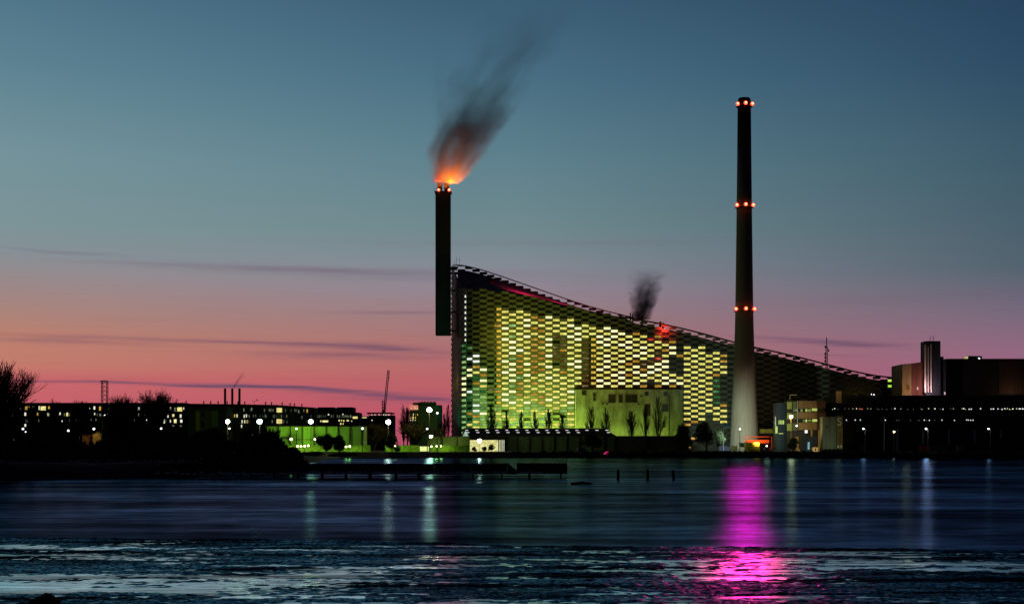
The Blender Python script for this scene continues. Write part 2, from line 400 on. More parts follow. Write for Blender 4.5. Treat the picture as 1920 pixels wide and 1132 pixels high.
# columns of the facade: (px centre, plan point left, plan point right, index)
cols = []
for k in range(-6, 51):
    p0 = 988.2 + CW * (k - .5); p1 = 988.2 + CW * (k + .5)
    cols.append((k, p0, p1, (PX(p0, BY), BY), (PX(p1, BY), BY)))
edge_px = [899.5, 886.5, 875.5, 866.0]; edge_Y = [BY, 738.2, 740.6, 744.6]
for i in range(3):
    cols.append((-7 - i, edge_px[i + 1], edge_px[i], (PX(edge_px[i + 1], edge_Y[i + 1]), edge_Y[i + 1]), (PX(edge_px[i], edge_Y[i]), edge_Y[i])))
cols.sort()
zc = lambda r: PZ(589.7 + r * CH, BY)
wtop = {-4: -2, -3: -1, -2: 0, -1: -1, 0: 0, 1: 1, 2: 2, 3: 1, 4: 2, 5: 3, 6: 2, 7: 5, 8: 4, 9: 5, 10: 6, 11: 5, 12: 6, 13: 7, 14: 8, 15: 7, 16: 8, 17: 9, 18: 8, 19: 11, 20: 10, 21: 15, 22: 12, 23: 13, 24: 12, 25: 15, 26: 14, 27: 15}
dimset = {16: {18: 'd', 26: 'o', 28: 'd'}, 17: {9: 'r', 17: 'd', 19: 'w', 29: 'd', 31: 'd', 25: 'n', 27: 'r'}, 18: {16: 'r', 14: 'd', 20: 'w'}, 19: {}, 20: {16: 'n', 18: 'n', 20: 'n', 26: 'o'}, 21: {}}
wr = random.Random(77)
def lit(k, r):
    if (r - k) % 2: return None
    if 7 <= k <= 21 and r > 26: return None
    q = wr.random()
    if k in wtop and r < wtop[k]: return None
    if k == -9:
        if r < 10: return 'W' if (r > -8) else None
        return 'G' if r < 17 else ('g' if r < 22 else ('w' if r < 31 else 'g'))
    if k == -8:
        if r in (20, 22): return 'w'
        return {12: 'G', 30: 'G', 36: 'o', 40: 'y'}.get(r, 'W' if q < .12 and r > 15 else None)
    if k == -7: return {15: 'W', 17: 'W', 19: 'o', 21: 'y', 23: 'G', 25: 'o', 27: 'g', 29: 'g', 31: 'g', 33: 'W', 35: 'W', 37: 'o', 39: 'y', 41: 'y'}.get(r)
    if k == -6: return {20: 'w', 24: 'w', 26: 'y', 22: 'o', 36: 'w', 28: 'G', 30: 'g', 32: 'g', 38: 'g', 34: 'G', 40: 'g'}.get(r)
    if k == -5: return 'd' if r > 22 and q < .3 else None
    if k < -9: return None
    if k == 21: return {9: 'd', 11: 'd', 13: 'd', 15: 'o', 23: 'y', 25: 'w'}.get(r)
    if k in (22, 23, 24): return 'y' if r <= 38 else ('o' if q < .4 else None)
    if k == 25: return 'y' if r <= 35 else None
    if k == 26: return 'y' if r in (14, 16, 18, 20, 34, 36, 38) else ('o' if r == 22 else ('G' if r < 34 else None))
    if k == 27: return 'o' if r in (15, 17, 33) else ('y' if r in (19, 21, 35, 37, 39) else None)
    if k > 27:
        if k == 50: return 'g2' if r in (24, 26) else None
        return None
    if k in dimset and r in dimset[k]: 
        v = dimset[k][r]; return None if v == 'n' else v
    if r > 32 and k < 7: return 'y' if q < .35 else ('g' if q < .75 else None)
    if k == -4: return 'h' if q < .85 else 'o'
    if k == -3: return 'w' if q < .25 else 'y'
    if k == -2: return 'w' if (r > 8 and q < .6) else ('y' if q < .6 else 'g')
    if k == -1: return ('y' if q < .8 else 'w') if r < 14 or r > 29 else ('o' if q < .75 else 'g')
    if k == 0: return 'y' if q < .8 else 'w'
    if k == 1: return 'o' if q < .6 else 'y'
    if k == 2: return 'y' if q < .6 else 'o'
    if k == 3: return 'w' if q < .6 else 'y'
    if k == 4: return ('d' if q < .7 else None) if 7 < r < 20 else 'y'
    if k == 5: return ('o' if q < .5 else 'd') if 7 < r < 22 else 'y'
    if k == 6: return 'w' if q < .4 else 'y'
    if k == 7: return 'w' if r < 11 or q < .25 else 'y'
    if k == 8: return 'd' if r > 8 else 'y'
    if k == 9: return 'h' if r > 8 else 'y'
    if k in (10, 11, 12): return 'w' if q < .5 else 'y'
    if k == 13: return 'w' if q < .6 else 'y'
    return 'w' if q < .35 else ('y' if q < .85 else 'o')
WM = {'w': glow('window_bright', (1.0, .93, .42), 1.35, .35), 'W': glow('window_cool', (.85, .95, .80), 1.0, .2),
      'y': glow('window_yellow', (.86, .80, .17), 1.0, .8), 'o': glow('window_amber', (.50, .27, .03), .9, .9),
      'h': glow('window_half_shaded', (.75, .52, .06), 1.0, 1.0, (1.2, 1.2, .25)), 'd': glow('window_dim', (.085, .05, .008), 1.0, .7),
      'g': glow('window_green', (.30, .55, .16), .8, .8), 'G': glow('window_dim_green', (.03, .16, .04), .8, .8),
      'r': glow('window_red', (.42, .015, .006), 1.0, .8), 'g2': glow('window_lime', (.42, .85, .06), 1.0, .5)}
def brick(b, pl, pr, z0, z1l, z1r, dep=.62, out=(0, -1)):
    """one hollow metal facade box between two plan points, its ends chamfered"""
    dx, dy = pr[0] - pl[0], pr[1] - pl[1]; L = math.hypot(dx, dy); ux, uy = dx / L, dy / L; nx, ny = uy, -ux
    h = min(z1l, z1r) - z0
    if h < .12: return
    ov = .10; c = min(.30, L * .15); ch = min(.28, h * .3)
    def pt(s, d, z): return (pl[0] + ux * s + nx * d, pl[1] + uy * s + ny * d, z)
    fr = [pt(-ov, dep, z0 + ch), pt(c, dep, z0 + .03), pt(L - c, dep, z0 + .03), pt(L + ov, dep, z0 + ch), pt(L + ov, dep, z1r - ch), pt(L - c, dep, z1r - .03), pt(c, dep, z1l - .03), pt(-ov, dep, z1l - ch)]
    bk = [pt(-ov, 0, z0 + ch), pt(c, 0, z0 + .03), pt(L - c, 0, z0 + .03), pt(L + ov, 0, z0 + ch), pt(L + ov, 0, z1r - ch), pt(L - c, 0, z1r - .03), pt(c, 0, z1l - .03), pt(-ov, 0, z1l - ch)]
    b.hexa(bk, fr)
wins = []
fb = MB()
for (k, p0, p1, pl, pr) in cols:
    s0, s1 = znear(p0), znear(p1)
    rtop = int(math.floor((interp(NEAR, (p0 + p1) / 2) - 589.7) / CH)) - 2
    for r in range(rtop, 50):
        z0 = zc(r) - H1 / 2; z1 = zc(r) + H1 / 2
        if z0 < GZ + .1: continue
        if (r - k) % 2:                              # brick cell
            a, c_ = min(z1, s0 - .05), min(z1, s1 - .05)
            if min(a, c_) - z0 > .2: brick(fb, pl, pr, z0, a, c_)
        else:
            if z1 > min(s0, s1) - .3: continue
            c = lit(k, r)
            if c: wins.append((k, r, c, pl, pr, z0, z1))
fb.build('facade_bricks', M_brick, plant)
# west facade, seen almost end on
wb = MB(); A = Vector((PX(866, 744.6), 744.6)); B = Vector((PX(847.5, FY), FY)); NW = 14
wzt = lambda t: PZ(537, 744.6) * (1 - t) + PZ(498, FY) * t
wwin = []
for k in range(NW):
    a = A.lerp(B, k / NW); c = A.lerp(B, (k + 1) / NW); t0 = wzt(k / NW); t1 = wzt((k + 1) / NW)
    for r in range(-22, 50):
        z0 = zc(r) - H1 / 2; z1 = zc(r) + H1 / 2
        if z0 < GZ + .1: continue
        if (r - k) % 2: 
            if min(z1, t0, t1) - z0 > .2: brick(wb, (c.x, c.y), (a.x, a.y), z0, min(z1, t1), min(z1, t0), .5)
        elif z1 < min(t0, t1) - .4:
            y = 589.7 + r * CH
            if 700 < y < 748 and wr.random() < .6: wwin.append(('o', a, c, z0, z1))
wb.build('west_facade_bricks', M_brick, plant)
wins_sorted = sorted(wins, key=lambda w: (w[2] in ('w', 'y', 'g2', 'h', 'W', 'g')) * -2 + wr.random())
def win_quads(b, w, inset=.16):
    k, r, c, pl, pr, z0, z1 = w
    dx, dy = pr[0] - pl[0], pr[1] - pl[1]; L = math.hypot(dx, dy); ux, uy = dx / L, dy / L; nx, ny = uy, -ux
    s0, s1 = inset, L - inset; d = .10
    if c == 'h': s0 = L * .32
    if c == 'W' and k == -9: s0 = L * .6
    def pt(s, z, dd): return (pl[0] + ux * s + nx * dd, pl[1] + uy * s + ny * dd, z)
    bot = [pt(s0, z0 + .12, d), pt(s1, z0 + .12, d), pt(s1, z0 + .12, 0), pt(s0, z0 + .12, 0)]
    top = [pt(s0, z1 - .12, d), pt(s1, z1 - .12, d), pt(s1, z1 - .12, 0), pt(s0, z1 - .12, 0)]
    b.hexa(bot, top)
for w in wins_sorted[:100]:
    b = MB(); win_quads(b, w); b.build('window', WM[w[2]], plant)
b = MB(); keys = list(WM)
for w in wins_sorted[100:]: b.cur = keys.index(w[2]); win_quads(b, w)
for (c, a, d_, z0, z1) in wwin:
    b.cur = keys.index(c); dv = (d_ - a).normalized(); n = Vector((dv.y, -dv.x)) * -1
    if n.x > 0: n = -n
    p, q = a + n * .12 + dv * .2, d_ + n * .12 - dv * .2
    b.quad((p.x, p.y, z0 + .1), (q.x, q.y, z0 + .1), (q.x, q.y, z1 - .1), (p.x, p.y, z1 - .1))
tag(b.build('window_rows', [WM[x] for x in keys], plant), kind='stuff')
# glazing wall behind, roof, back
def plant_body():
    b = MB(); g = MB(); rf = MB()
    plan = [((p0, pl) ) for (k, p0, p1, pl, pr) in cols] + [(cols[-1][2], cols[-1][4])]
    drop = 2.3
    for (p0, a), (p1, c) in zip(plan, plan[1:]):
        g.quad((a[0], a[1] + .02, GZ - .5), (c[0], c[1] + .02, GZ - .5), (c[0], c[1] + .02, znear(p1) - (drop if p1 > 1175 else .4)), (a[0], a[1] + .02, znear(p0) - (drop if p0 > 1175 else .4)))
    # floor plates show between the bricks
    g.build('glazing', M_glaz, plant)
    # roof surface from the near edge to the far edge
    n = 40; ptsn, ptsf = [], []
    for i in range(n + 1):
        p = 858 + (1692 - 858) * i / n
        yN = BY + .3 if p > 899 else float(np.interp(p, [858, 866, 886, 899], [746, 744.9, 739, BY + .3]))
        ptsn.append((PX(p, yN), yN, znear(p) - (drop if p > 1175 else .4) + .01))
        pu = max(849, p)
        zf = PZ(interp(UP, pu), FY) - 2.6 if p < 1175 else znear(p) - drop - .3
        if p < 1240 and p >= 1175: zf = (PZ(interp(UP, 1175), FY) - 2.6) * (1 - (p - 1175) / 65) + (znear(p) - drop) * (p - 1175) / 65
        ptsf.append((PX(pu, FY), FY, zf))
    for i in range(n):
        # two strips with a slight fold: flat terrace near, steeper run behind
        m0 = [ptsn[i][j] * .62 + ptsf[i][j] * .38 for j in range(3)]; m1 = [ptsn[i + 1][j] * .62 + ptsf[i + 1][j] * .38 for j in range(3)]
        rf.quad(ptsn[i], ptsn[i + 1], m1, m0); rf.quad(m0, m1, ptsf[i + 1], ptsf[i])
        rf.quad((ptsf[i][0], FY, GZ), (ptsf[i + 1][0], FY, GZ), ptsf[i + 1], ptsf[i])
    rf.build('roof', mat('roof_matting', (.10, .09, .085), .9, noise=.3, nscale=.3), plant)
    w = MB(); w.quad((A.x, A.y, GZ), (B.x, B.y, GZ), (B.x, B.y, wzt(1) - .3), (A.x, A.y, wzt(0) - .3))
    w.build('side_wall', M_dark, plant); w = MB()
    e = cols[-1][4]; w.quad((e[0], e[1], GZ), (e[0], FY, GZ), (e[0], FY, znear(1690) - drop), (e[0], e[1], znear(1690) - drop))
    w.build('side_wall', M_dark, plant)
    # sloping rails along both top edges and the bricks of the far parapet
    rl = MB(); ps = [866 + (1692 - 866) * i / 70 for i in range(71)]
    for a, c in zip(ps, ps[1:]):
        if a < 1150: continue
        rl.hexa([(PX(a, BY), BY - .65, znear(a) - .6), (PX(c, BY), BY - .65, znear(c) - .6), (PX(c, BY), BY + .25, znear(c) - .6), (PX(a, BY), BY + .25, znear(a) - .6)],
                [(PX(a, BY), BY - .65, znear(a) + .1), (PX(c, BY), BY - .65, znear(c) + .1), (PX(c, BY), BY + .25, znear(c) + .1), (PX(a, BY), BY + .25, znear(a) + .1)])
    rl.build('parapet_rail', M_steeld, plant); rl = MB()
    ps = [848 + (1190 - 848) * i / 40 for i in range(41)]; zu = lambda p: PZ(interp(UP, p), FY)
    for a, c in zip(ps, ps[1:]):
        rl.hexa([(PX(a, FY), FY - .5, zu(a) - .5), (PX(c, FY), FY - .5, zu(c) - .5), (PX(c, FY), FY + .3, zu(c) - .5), (PX(a, FY), FY + .3, zu(a) - .5)],
                [(PX(a, FY), FY - .5, zu(a)), (PX(c, FY), FY - .5, zu(c)), (PX(c, FY), FY + .3, zu(c)), (PX(a, FY), FY + .3, zu(a))])
    rl.build('parapet_rail', M_steeld, plant)
    pb = MB()
    for k in range(-10, 15):
        p0 = 988.2 + CW * (k - .5); p1 = p0 + CW
        for r in range(-22, 4):
            z0 = PZ(589.7 + r * CH + CH / 2, FY); z1 = PZ(589.7 + r * CH - CH / 2, FY); s0, s1 = zu(p0) - .2, zu(p1) - .2
            if (r - k) % 2 and min(z1, s0, s1) - z0 > .2 and z1 > min(s0, s1) - 5.5:
                brick(pb, (PX(p0, FY), FY), (PX(p1, FY), FY), z0, min(z1, s0), min(z1, s1), .5)
    pb.build('far_parapet_bricks', M_steeld, plant)
    # lift house and plant on the slope
    lh = MB(); c = P(919, 533, 770); lh.box(c.x - 2.1, c.x + 2.1, 768, 772, c.z - 5, c.z + 1.6); lh.box(c.x - 3.2, c.x + 2.6, 767.5, 772.5, c.z + 1.6, c.z + 2.1)
    lh.build('lift_house', mat('brown_red_plaster', (.30, .10, .10), .8), plant)
    an = MB()
    for px, h in ((856, 4.5), (861.5, 4.0), (852.5, 2.0)):
        q = PX(px, FY); an.tube((q, FY, zu(px) - .5), (q, FY, zu(px) + h), .09, .05, 5); an.tube((q - .6, FY, zu(px) + h * .6), (q + .6, FY, zu(px) + h * .6), .05, .05, 4)
    an.build('roof_antenna', M_steeld, plant)
    for px, h, r_ in ((1182, 3.2, .35), (1186, 2.6, .35), (1204, 2.2, .5), (1238, 1.4, .6), (1243, 1.0, .6)):
        q = PX(px, 745); zz = PZ(interp(NEAR, px), BY); vb = MB(); vb.tube((q, 745, zz - 3.4), (q, 745, zz + h), r_, r_, 8); vb.build('roof_vent', M_steeld, plant)
plant_body()

# concrete block in front of the plant
CBY = 725.0
def conc_block():
    t = thing('concrete_building', 'tall bare concrete block lit green in front of the checkered facade', 'building', (60, CBY, GZ))
    b = MB(); z1 = PZ(730, CBY); b.box(PX(1080, CBY), PX(1280.5, CBY), CBY, CBY + 11.2, GZ - .3, z1); b.build('wall', M_conc, t)
    b = MB(); b.box(PX(1079, CBY), PX(1281.5, CBY), CBY - .35, CBY + 11.3, z1 + .002, z1 + .5); b.build('roof_edge', M_dark, t)
    def zx(x): return PX(1080 + x / 3.772, CBY)
    def zy(y): return PZ(560 + y / 3.772, CBY)
    for (x0, x1, y0, y1) in [(230, 280, 678, 732), (302, 330, 678, 732), (350, 433, 678, 732), (487, 513, 657, 684), (620, 648, 657, 684), (485, 525, 746, 826), (610, 650, 746, 796), (122, 138, 668, 690), (122, 138, 700, 720), (42, 72, 652, 680), (612, 632, 868, 908)]:
        f = MB(); a, c = zx(x0), zx(x1); lo, hi = zy(y1), zy(y0)
        f.box(a - .15, c + .15, CBY - .12, CBY - .01, lo - .15, lo); f.box(a - .15, c + .15, CBY - .12, CBY - .01, hi, hi + .15)
        nb = max(1, int((c - a) / 2.2))
        for i in range(nb + 1): xx = a + (c - a) * i / nb; f.box(xx - .1, xx + .1, CBY - .12, CBY - .01, lo, hi)
        fo = f.build('window', M_steel, t)
        p = MB(); p.quad((a, CBY - .03, lo), (c, CBY - .03, lo), (c, CBY - .03, hi), (a, CBY - .03, hi)); po = p.build('pane', M_glaz, fo)
        po.matrix_parent_inverse = Matrix.Identity(4)
        po.location = Vector(fo.location) - Vector(fo.location); po.matrix_parent_inverse = fo.matrix_parent_inverse @ Matrix.Identity(4); po.matrix_parent_inverse = Matrix.Identity(4)
    for x in (658,):
        p = MB(); p.tube((zx(x), CBY - .3, GZ), (zx(x), CBY - .3, zy(690)), .16, .16, 6); p.tube((zx(x), CBY - .3, zy(690)), (zx(x - 14), CBY - .3, zy(700)), .16, .1, 6); p.build('downpipe', M_steeld, t)
    for (x, y) in ((190, 742), (220, 745), (442, 745), (462, 690)):
        p = MB(); p.box(zx(x) - .4, zx(x) + .4, CBY - .5, CBY - .01, zy(y) - .35, zy(y) + .35); p.build('vent_box', M_dark, t)
conc_block()

# ---------------------------------------------------------------- chimneys
M_bulb = glow('beacon_bulb', (1.0, .42, .16), 6.0)
M_red = glow('red_beacon_glass', (1.0, .055, .022), 4.0)
def chimney_tall():
    Y = 640.0; cx = PX(1395.5, Y)
    t = thing('tall_chimney', 'very tall tapering concrete chimney with a black top and three rings of red lights', 'chimney', (cx, Y, GZ))
    prof = [(850, 27.8), (835, 26.8), (800, 25.2), (770, 23.8), (740, 22.4), (700, 20.4), (660, 18.9), (620, 17.6), (580, 16.7), (500, 15.6), (400, 14.4), (281, 13.1)]
    k = Y / F
    b = MB(); ps = [(r * k, PZ(py, Y)) for py, r in prof]; ps[0] = (ps[0][0], GZ - .3); b.lathe(cx, Y, ps, 56); b.build('shaft', M_stack, t, True)
    b = MB(); b.lathe(cx, Y, [(13.1 * k, PZ(280.8, Y)), (12.4 * k, PZ(190, Y)), (11.6 * k, PZ(187, Y)), (10.2 * k, PZ(184.5, Y)), (9.6 * k, PZ(184.5, Y))], 48); b.build('black_top', M_stackd, t, True)
    for py, rr in ((198, 12.8), (387, 14.6), (581, 17.0)):
        b = MB(); z = PZ(py + 2.5, Y); r1 = rr * k + .55
        b.lathe(cx, Y, [(rr * k - .2, z - .15), (r1, z - .15), (r1, z), (rr * k - .2, z)], 40)
        for i in range(20):
            a = 2 * math.pi * i / 20; b.tube((cx + r1 * math.cos(a), Y + r1 * math.sin(a), z), (cx + r1 * math.cos(a), Y + r1 * math.sin(a), z + 1.1), .05, .05, 4)
        b.lathe(cx, Y, [(r1 - .05, z + 1.05), (r1 + .05, z + 1.05), (r1 + .05, z + 1.15), (r1 - .05, z + 1.15)], 40)
        b.build('platform', M_steeld, t)
        for dx in (-.86, 0.0, .86):
            a = math.asin(dx); q = (cx + (rr * k + .7) * dx, Y - (rr * k + .7) * math.cos(a) - .3, z + .8)
            b = MB(); b.ball(q, .8, 10, 6); o = b.build('beacon', M_red, t)
            b = MB(); b.ball((q[0], q[1] - .55, q[2]), .42, 8, 5); b.build('bulb', M_bulb, t)
            lamp('beacon_light', (q[0], q[1] - .9, q[2]), (1.0, .005, .17), BEACON, .5, 56, (0, 0, 0), .5)
    b = MB()
    for i in range(70):
        z = GZ + 4 + i * 1.9
        if z > PZ(215, Y): break
        r_ = float(np.interp(z, [p[1] for p in ps], [p[0] for p in ps])) + .25; b.box(cx + r_ * .35 - .3, cx + r_ * .35 + .3, Y - r_ * .94 - .1, Y - r_ * .94, z, z + .08)
    b.build('ladder', M_steeld, t)
BEACON = 42000.0
chimney_tall()
def plant_stack():
    Y = 772.0; k = Y / F; x0, x1 = PX(817, Y), PX(845, Y); cx = (x0 + x1) / 2; zb = PZ(628.5, Y); zt = PZ(362, Y)
    t = thing('plant_chimney', 'dark square-shouldered smokestack with two flues clamped to the high end of the sloping plant', 'chimney', (cx, Y, zb))
    b = MB(); r = .9; hw = (x1 - x0) / 2; hd = 4.2; pts = []
    for (sx, sy, a0) in ((1, 1, 0), (-1, 1, 90), (-1, -1, 180), (1, -1, 270)):
        for i in range(4): a = R(a0 + 30 * i); pts.append((cx + sx * (hw - r) + r * math.cos(a), Y + sy * (hd - r) + r * math.sin(a)))
    b.hexa([(x, y, zb) for x, y in pts], [(x, y, zt) for x, y in pts]); b.build('casing', mat('dark_metal_casing', (.075, .065, .07), .5, .4, noise=.3, nscale=.4, stretch=(3, 3, .05)), t)
    for px0, px1 in ((820, 829), (833, 842)):
        c = PX((px0 + px1) / 2, Y); w = (px1 - px0) / 2 * k
        b = MB(); b.lathe(c, Y, [(w * .95, zt - .2), (w * .95, zt + 1.2), (w * 1.05, PZ(347, Y)), (w * .95, PZ(345, Y)), (w * .8, PZ(345, Y))], 20); b.build('flue', M_stackd, t)
    b = MB(); b.hexa([(cx - hw - .5, Y - hd - .5, zt + .01), (cx + hw + .5, Y - hd - .5, zt + .01), (cx + hw + .5, Y + hd + .5, zt + .01), (cx - hw - .5, Y + hd + .5, zt + .01)],
                   [(cx - hw - .5, Y - hd - .5, zt + .3), (cx + hw + .5, Y - hd - .5, zt + .3), (cx + hw + .5, Y + hd + .5, zt + .3), (cx - hw - .5, Y + hd + .5, zt + .3)])
    for i in range(9): b.tube((cx - hw - .4 + i * (2 * hw + .8) / 8, Y - hd - .45, zt + .3), (cx - hw - .4 + i * (2 * hw + .8) / 8, Y - hd - .45, zt + 1.4), .05, .05, 4)
    b.tube((cx - hw - .4, Y - hd - .45, zt + 1.4), (cx + hw + .4, Y - hd - .45, zt + 1.4), .06, .06, 4)
    b.build('platform', M_steeld, t)
    for px in (823.5, 843):
        q = (PX(px, Y), Y - hd - .9, zt + .7); b = MB(); b.ball(q, .8, 10, 6); b.build('beacon', M_red, t); b = MB(); b.ball((q[0], q[1] - .55, q[2]), .42, 8, 5); b.build('bulb', M_bulb, t)
        lamp('beacon_light', (q[0], q[1] - .8, q[2]), (1.0, .03, .25), BEACON * .16, .5, 60, (0, 0, 0), .5)
    b = MB()
    for py in (505, 545, 585, 620): z = PZ(py, Y); b.box(x1 - .3, x1 + 3.2, Y - 1.5, Y + 1.5, z - .3, z + .3)
    b.build('bracket', M_steeld, t)
    # unseen orange lights added under the steam to colour its underside
    for (dx, dy, dz, e, c_) in ((-4.6, -3.2, 2.2, 10000, (1.0, .10, .02)), (4.6, -3.2, 2.2, 36000, (1.0, .20, .008)), (0, -4.0, 2.0, 14000, (1.0, .16, .008)), (5.5, 3.5, 2.0, 32000, (1, .22, .01))):
        lamp('flue_light', (cx + dx, Y + dy, zt + dz), c_, e, .6, 150, (cx + dx * 1.6 + 6, Y, zt + 30), .5)
plant_stack()

# ---------------------------------------------------------------- smoke and steam
def smoke(name, label, base, height, lean, r0, r1, dens, col, seed, Yd, absorb=True, power=1.0, streak=2.4, curve=0.0, fade=.35, floor=.02):
    """a closed cone of thin air whose density falls off from the plume's leaning axis"""
    m = bpy.data.materials.new(name); m.use_nodes = True; T = NT(m.node_tree); T.n.clear()
    out = T.node('ShaderNodeOutputMaterial'); pv = T.node('ShaderNodeVolumePrincipled')
    pv.inputs['Color'].default_value = (*col, 1); pv.inputs['Anisotropy'].default_value = 0.1
    tc = T.node('ShaderNodeTexCoord'); x, y, z = T.sep(tc.outputs['Object'])
    t = T.m('DIVIDE', z, height, clamp=True)
    cxp = T.m('ADD', T.m('MULTIPLY', t, lean), T.m('MULTIPLY', T.m('MULTIPLY', t, T.m('SUBTRACT', 1.0, t)), curve))
    tp = T.m('POWER', t, power)
    rad = T.m('ADD', r0, T.m('MULTIPLY', tp, r1 - r0))
    nx = T.m('DIVIDE', T.m('SUBTRACT', x, cxp), rad); ny = T.m('DIVIDE', y, T.m('MULTIPLY', rad, .75))
    warp = T.noise(T.comb(T.m('MULTIPLY', nx, 1.1), T.m('MULTIPLY', ny, 1.1), T.m('ADD', T.m('MULTIPLY', t, 4.5), seed)), 1.0, 3, .6)
    st = T.noise(T.comb(T.m('MULTIPLY', nx, streak), T.m('MULTIPLY', ny, streak * .6), T.m('ADD', T.m('MULTIPLY', t, 3.0), seed + 7.0)), 1.0, 4, .62, .5)
    d2 = T.m('SQRT', T.m('ADD', T.m('MULTIPLY', nx, nx), T.m('MULTIPLY', ny, ny)))
    d2 = T.m('ADD', d2, T.m('MULTIPLY', T.m('SUBTRACT', warp, .5), 1.5))
    core = T.mapr(d2, .95, .1, smooth=True)
    s = T.mapr(st, .36, .66, floor, 1.0)
    inside = T.mapr(T.m('ABSOLUTE', nx), 1.0, .8)
    fall = T.m('MULTIPLY', T.m('POWER', T.m('SUBTRACT', 1.0, t, clamp=True), 1.4), T.m('ADD', fade, T.m('MULTIPLY', T.mapr(t, .45, 0), 1 - fade)))
    dd = T.m('MULTIPLY', T.m('MULTIPLY', T.m('MULTIPLY', core, s), T.m('MULTIPLY', fall, inside)), dens)
    T.l.new(dd, pv.inputs['Density']); T.l.new(pv.outputs[0], out.inputs['Volume'])
    b = MB(); n = 14; rings = []
    for i in range(n + 1):
        tt = i / n; rr = (r0 + (tt ** power) * (r1 - r0)) * 1.02; cc = tt * lean + tt * (1 - tt) * curve
        rings.append([(cc + rr * math.cos(a), rr * .78 * math.sin(a), tt * height) for a in [2 * math.pi * j / 18 for j in range(18)]])
    for i in range(n):
        b0 = len(b.v)
    b.v = [p for ring in rings for p in ring]
    b.f = [tuple(reversed(range(18)))] + [(i * 18 + j, i * 18 + (j + 1) % 18, (i + 1) * 18 + (j + 1) % 18, (i + 1) * 18 + j) for i in range(n) for j in range(18)] + [tuple(n * 18 + j for j in range(18))]
    b.mi = [0] * len(b.f)
    o = b.build(name, m); o.location = base
    tag(o, label, 'smoke'); o['kind'] = 'stuff'; return o
zst = PZ(342.5, 772)
smoke('smoke', 'tall dark smoke plume lit orange from below, blowing right from the plant chimney', (PX(834, 772), 772, zst - .3), 96, 50, 7.2, 33, .60, (.30, .28, .28), 3.0, 772, power=.5, streak=1.9, curve=-14, fade=.26, floor=.12)
smoke('thin_smoke', 'faint grey wisp rising straight up left of the main plume', (PX(824, 775), 778, zst + 10), 62, 3, 2.4, 10, .22, (.3, .3, .32), 13.0, 772, power=.7, streak=1.6, fade=.6)
smoke('steam', 'short thick dark puff above the middle of the sloping roof', (PX(1204, 748), 748, PZ(599, 748)), 26, 3.5, 5.4, 12.5, 1.8, (.05, .12, .17), 12.0, 748, power=.8, streak=1.4, curve=-3.0, fade=.6, floor=.15)
smoke('thin_steam', 'thin low wisp at the edge of the sloping roof', (PX(1240, 748), 748, PZ(606, 748)), 5, 6, 1.2, 3.0, .4, (.2, .22, .26), 22.0, 748, streak=1.4)
smoke('far_steam', 'tiny wisp of steam from three slim far chimneys', (PX(438, 1600), 1600, PZ(727, 1600)), 19, 12, 1.0, 5.0, .9, (.15, .18, .28), 32.0, 1600, streak=1.0, floor=.6, fade=.6)

# ---------------------------------------------------------------- floodlights
LAMPH = {}
def lampglass(col, s):
    key = 'lamp_glass_%d_%d_%d' % tuple(int(c * 9) for c in col)
    return glow(key, col, s)
def mast(px, py, Y, col, label, group=None, r=.75, power=0, lcol=None, strength=30, name='floodlight_mast', radius=.5, base=GZ, heads=2, cat='floodlight', aim=None, spot=None, pole=M_steeld, side=0):
    q = P(px, py, Y); t = thing(name, label, cat, (q.x, Y, base), group)
    b = MB(); b.tube((q.x + side, Y, base), (q.x + side, Y, q.z + (.3 if not side else -.2)), .16 if q.z > 10 else .09, .09 if q.z > 10 else .06, 7)
    if side: b.tube((q.x + side, Y, q.z - .2), (q.x, Y, q.z + r * .9), .06, .05, 5)
    b.build('pole', pole, t)
    b = MB(); b.box(q.x - r * .7, q.x + r * .7, Y + .1, Y + r * 1.1, q.z - r * .3, q.z + r * .6); b.build('housing', M_steeld, t)
    b = MB(); b.ball((q.x, Y - .25, q.z), r * .85, 12, 7, 1, .7, .9); b.build('lamp_glass', lampglass(col, strength), t, True)
    if power: lamp('mast_light', (q.x, Y - r - .4, q.z), lcol or col, power, radius, spot, aim)
    return t
G = 'bright floodlights along the far quay'
mast(427, 790, 600, (1, 1, .62), 'bright pale yellow floodlight in front of the green-lit gable of the left block', G, 1.0, 7000, (.75, 1, .3))
mast(487, 790, 600, (.7, 1, .8), 'bright green-white floodlight, left of the green sheet-walled depot', G, 1.2, 5000, (.5, 1, .3))
mast(583, 790, 600, (.75, 1, .8), 'bright green-white floodlight shining above the green depot roof', G, 1.05, 2300, (.8, 1, .3))
mast(728, 791, 600, (1, .97, .75), 'bright warm white floodlight between the crane and the poplars', G, 1.15, 4500, (1, .7, .25))
mast(805, 768, 640, (.9, 1, .8), 'highest floodlight, white-green, in front of the dark tower block', G, 1.25, 10000, (1, .85, .35))
mast(808, 818, 600, (1, 1, .7), 'small bright lamp at the left end of the low green hall', G, .7, 5000, (.5, 1, .2))
mast(899, 826, 628, (1, .95, .8), 'bright warm lamp on the lit loading bay under the long dark roof', G, 1.0, 8000, (1, .8, .3))
mast(1483, 781, 605, (1, .85, .35), 'bright yellow street lamp on a tall pole in front of the panelled office', G, .8, 2000, (1, .6, .15), pole=mat('yellow_lit_pole', (.5, .4, .2), .6))  # the lamp's yellow light is put into the pole colour
